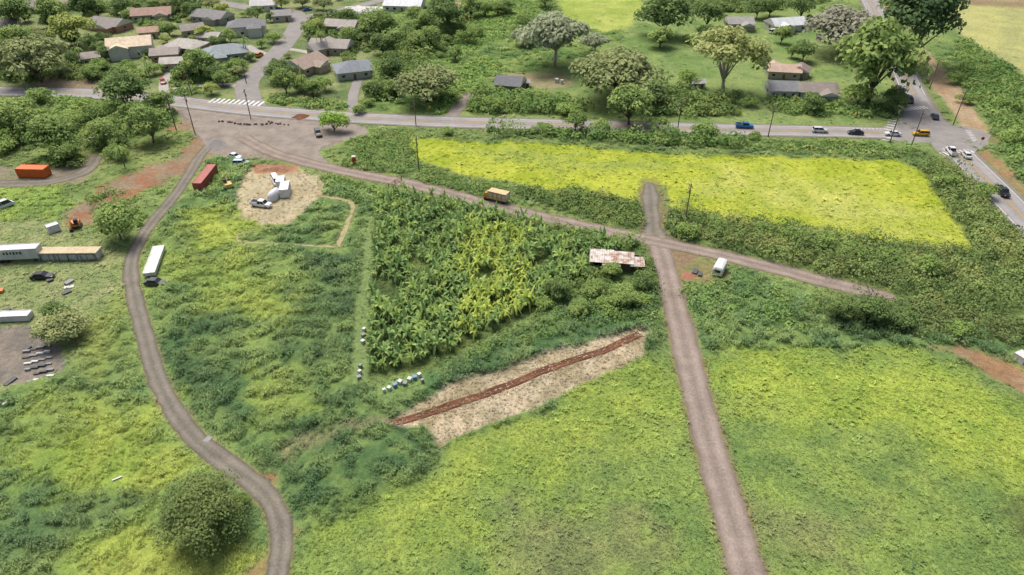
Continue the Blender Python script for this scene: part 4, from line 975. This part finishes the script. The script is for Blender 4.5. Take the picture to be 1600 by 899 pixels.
mb=MB();mb.box(0,0,1.0,5.6,.1,.18);mb.box(0,0,.55,5.6,.1,.18);part(e,"rail",mb,[paint("tan_board",(196,160,120),.7)])
for x in (-2.7,0,2.7):
    mb=MB();mb.box(x,0,.6,.16,.2,1.2);part(e,"post",mb,[BARK])
def digger(px,py,rot,col,label):
    p=U(px,py,.8);e=top("excavator",label,"excavator",(p[0],p[1],0),rot);M=paint("machine_paint",col,.5)
    for s in (-1,1):
        t=MB();t.loft([[(-1.5,s*1.0-.22,.35),(-1.2,s*1-.22,.05),(1.2,s*1-.22,.05),(1.5,s*1-.22,.35),(1.2,s*1-.22,.7),(-1.2,s*1-.22,.7)],[(-1.5,s*1.0+.22,.35),(-1.2,s*1+.22,.05),(1.2,s*1+.22,.05),(1.5,s*1+.22,.35),(1.2,s*1+.22,.7),(-1.2,s*1+.22,.7)]]);part(e,"track",t,[TYRE])
    b=MB();b.box(-.4,0,1.2,2.4,2.0,.9,0,.92,.92);part(e,"body",b,[M])
    c=MB();c.box(.45,.45,1.95,1.1,.9,1.3,0,.9,.9);part(e,"cab",c,[glass()])
    a=MB();a.tube((.7,-.3,1.3),(2.3,-.3,3.0),.18,.14,6);a.tube((2.3,-.3,3.0),(3.5,-.3,1.6),.14,.1,6);part(e,"arm",a,[M])
    k=MB();k.box(3.5,-.3,1.2,.6,.8,.7,0,.6,1);part(e,"bucket",k,[TYRE])
digger(356,290,2.2,(216,190,110),"yellow excavator standing among grass");digger(118,352,-1.2,(214,130,80),"orange excavator beside dirt ground")
def pile(px,py,R,Hh,mat,label,name="gravel_pile"):
    p=U(px,py,0);n=28;V=[(0,0,Hh)];Fs=[]
    for k,(rr,hh) in enumerate(((.3,.82),(.6,.45),(.85,.12),(1.05,-.05))):
        for i in range(n):
            a=2*math.pi*i/n;q=R*rr*(1+.25*(vnoise(np.array([math.cos(a)*2+px]),np.array([math.sin(a)*2+k*.3]),3)[0]-.5)*2)
            V.append((q*math.cos(a),q*math.sin(a),Hh*hh*rng.uniform(.85,1.15)))
    for i in range(n): Fs.append((0,1+i,1+(i+1)%n))
    for k in range(3):
        for i in range(n):
            a=1+k*n+i;b=1+k*n+(i+1)%n;Fs.append((a,a+n,b+n,b))
    me=bpy.data.meshes.new(name);me.from_pydata(V,[],Fs);me.materials.append(mat);me.polygons.foreach_set("use_smooth",[True]*len(Fs))
    o=bpy.data.objects.new(name,me);o.location=(p[0],p[1],0);link(o,label,"pile")
pile(337,225,3.4,1.7,ASPH2,"grey gravel pile beside the yard");pile(470,183,3.0,.8,BRND,"dark mulch pile on the yard edge","mulch_pile")
pile(430,265,2.0,.8,REDD,"reddish soil pile on cleared ground","soil_pile");pile(442,267,1.6,.6,REDD,"reddish soil pile on cleared ground","soil_pile");pile(415,266,1.3,.5,REDD,"reddish soil pile on cleared ground","soil_pile")
pile(1076,432,1.8,.4,REDD,"reddish soil pile near white trailer","soil_pile")
def rockmesh(seed):
    r=np.random.default_rng(seed);mb=MB();rings=[]
    for z,s in ((-.1,.8),(.25,1.0),(.55,.8),(.75,.35)):
        rings.append([(s*.6*math.cos(t)*r.uniform(.8,1.2),s*.5*math.sin(t)*r.uniform(.8,1.2),z+r.uniform(-.05,.05)) for t in np.linspace(0,2*math.pi,9)[:-1]])
    mb.loft(rings);return mb.mesh("rock",[paint("lava_rock",(126,112,104),.9,0,.3,4)])
RK=[rockmesh(i) for i in range(3)]
for a,b,n in (((344,190),(385,196),9),((385,196),(425,194),9),((420,192),(455,197),7),((1060,340),(1080,350),3)):
    for i in range(n):
        q=U(*a)*(1-i/n)+U(*b)*i/n+rng.normal(0,.3,2);o=bpy.data.objects.new("boulder",RK[i%3]);o.location=(*q,0);s=rng.uniform(.5,.9);o.scale=(s,s,s);o.rotation_euler=(0,0,rng.uniform(0,6))
        link(o,"brown lava boulder lining the gravel yard","boulder","boulders lining the yard")
WB=paint("white_box",(222,222,218),.6);BB=paint("blue_box",(120,155,190),.6);GB=paint("grey_box",(150,152,152),.7)
def crate(px,py,s=.8,mat=WB,label="stacked white hive box on grass",h=.8,cat="box",name="storage_crate",L=1.0,rot=None):
    p=U(px,py,h/2);mb=MB();mb.box(0,0,h*.22,s*L,s,h*.44,0);mb.box(0,0,h*.66,s*L*.96,s*.96,h*.40,0);mb.box(0,0,h*.9,s*L*1.06,s*1.06,h*.07,0)
    o=bpy.data.objects.new(name,mb.mesh(name,[mat]));o.location=(p[0],p[1],.02);o.rotation_euler=(0,0,rng.uniform(0,1.5) if rot is None else rot);link(o,label,cat,"boxes along the plantation edge")
for i,(x,y_) in enumerate([(569,515),(568,524),(567,534),(563,572),(562,581),(561,590),(608,607),(617,602),(625,597),(633,600),(640,593),(648,590),(655,586),(660,595),(600,610)]):
    crate(x,y_,rng.uniform(.5,.75),[WB,GB,WB,BB][i%4] if i>5 else [WB,GB][i%2],["stacked white hive box on grass","grey hive box on grass","stacked white hive box on grass","pale blue hive box on grass"][i%4] if i>5 else ["stacked white hive box on grass","grey hive box on grass"][i%2])
DB=paint("dark_scrap",(90,92,94),.7,0,.3,2)
LB={WB:"white stacked pallet goods on lot",GB:"grey stacked pallet goods on lot",DB:"dark scrap machinery pile on lot"}
for (x,y_,m,s,h,L) in [(108,441,GB,1.1,.5,1.6),(108,449,WB,.9,.3,2),(104,457,DB,1.1,.4,1.5),(78,438,DB,.9,.5,1.3),(16,596,DB,.9,.3,2.4),(8,630,WB,.9,.5,1),(42,545,DB,.9,.4,1.6),(110,490,DB,1.2,.7,1.6),(96,486,DB,.9,.5,1.4),(12,486,DB,.9,.7,1.4),(0,455,paint("orange_box",(220,130,60),.5),1.1,.7,1.2),(840,314,GB,.8,.5,1.2),(853,316,WB,.8,.5,1),(829,312,GB,.8,.5,1),(1596,560,WB,2,2.2,1),(183,748,WB,.25,.2,5),(325,686,GB,.9,.05,1.4),(1086,424,DB,1.0,.4,2),(1094,428,DB,.8,.4,2),(870,126,WB,1.2,1.6,1),(878,128,WB,1.0,1.6,1)]:
    crate(x,y_,s,m,LB.get(m,"orange storage bin on lot"),h,"stacked goods","pallet_stack",L)
# tidy rows of goods on the dark lot
for r_ in range(4):
    for c_ in range(6):
        x=74-r_*11+c_*1.2-(c_%2)*1.5;y_=540+c_*9.5+r_*3.0
        if rng.random()<.15: continue
        m=[WB,GB,DB,GB][rng.integers(4)]
        crate(x,y_,.42,m,LB[m],rng.uniform(.2,.45),"stacked goods","pallet_stack",rng.uniform(2,3.2),rot=.12+rng.normal(0,.05))
def pole(bx,by,h=11,label="wooden utility pole with crossarm beside road"):
    p=U(bx,by);e=top("utility_pole",label,"utility pole",(p[0],p[1],0),rng.uniform(-.3,.3)+math.pi/2,"utility poles along the roads")
    m=MB();m.tube((0,0,-.1),(0,0,h),.17,.11,8);part(e,"post",m,[BARK])
    m=MB();m.box(0,.12,h-.6,2.4,.12,.14);m.box(0,.12,h-1.5,1.8,.1,.12);part(e,"crossarm",m,[BARK])
    m=MB()
    for x in (-1.1,-.4,.4,1.1): m.tube((x,.12,h-.5),(x,.12,h-.25),.06,.04,6)
    part(e,"insulator",m,[GB])
    m=MB();m.tube((.3,0,h-2.6),(.3,0,h-1.8),.22,.22,8);part(e,"transformer",m,[GB])
for b,h in (((276,205),12),((305,210),13),((392,186),10),((655,272),11),((650,196),9),((1058,208),11),((1200,214),10),((1390,224),12),((1424,228),11),((1452,140),11),((1489,196),11),((1070,350),11),((45,152),11),((385,130),8),((300,150),9),((1395,175),9)): pole(*b,h)
def sign(bx,by,shape,col,label,h=2.4):
    p=U(bx,by);e=top("road_sign",label,"road sign",(p[0],p[1],0),rng.uniform(-.2,.2))
    m=MB();m.tube((0,0,0),(0,0,h),.04,.04,6);part(e,"post",m,[RIM])
    m=MB();n={'d':4,'o':8}[shape];m.tube((0,-.05,h),(0,-.08,h),.5,.5,n);part(e,"panel",m,[paint("sign_face",col,.5)])
sign(672,178,'d',(232,176,30),"yellow diamond warning sign beside highway");sign(1531,228,'o',(200,40,34),"red octagonal stop sign at junction");sign(453,170,'d',(232,190,60),"yellow warning sign beside highway")
# ---------------------------------------------------------------- camera, light, world
cd=bpy.data.cameras.new("camera");cam=bpy.data.objects.new("camera",cd);COL.objects.link(cam)
cam.location=(0,0,H);cam.rotation_euler=(math.radians(90)-PITCH,0,0);cd.lens=24;cd.sensor_width=36;cd.clip_end=6000;scene.camera=cam
EL=math.radians(62);AZ=math.radians(-35)
w=bpy.data.worlds.new("World");scene.world=w;w.use_nodes=True;nt=w.node_tree
bg=nt.nodes["Background"];sky=nt.nodes.new("ShaderNodeTexSky");sky.sky_type='NISHITA';sky.sun_disc=False
sky.sun_elevation=EL;sky.sun_rotation=AZ;sky.dust_density=6.0;sky.ozone_density=.3;sky.air_density=1.0
nt.links.new(sky.outputs[0],bg.inputs[0]);bg.inputs[1].default_value=0.15
sl=bpy.data.lights.new("sun",'SUN');sl.energy=3.2;sl.angle=math.radians(34);sl.color=(1,.965,.915)
so=bpy.data.objects.new("sun",sl);COL.objects.link(so)
dirv=Vector((math.sin(AZ)*math.cos(EL),math.cos(AZ)*math.cos(EL),math.sin(EL)))
so.rotation_euler=dirv.to_track_quat('Z','Y').to_euler()
scene.view_settings.view_transform='Standard';scene.view_settings.look='None';scene.view_settings.exposure=0
print("done",time.time()-T0)
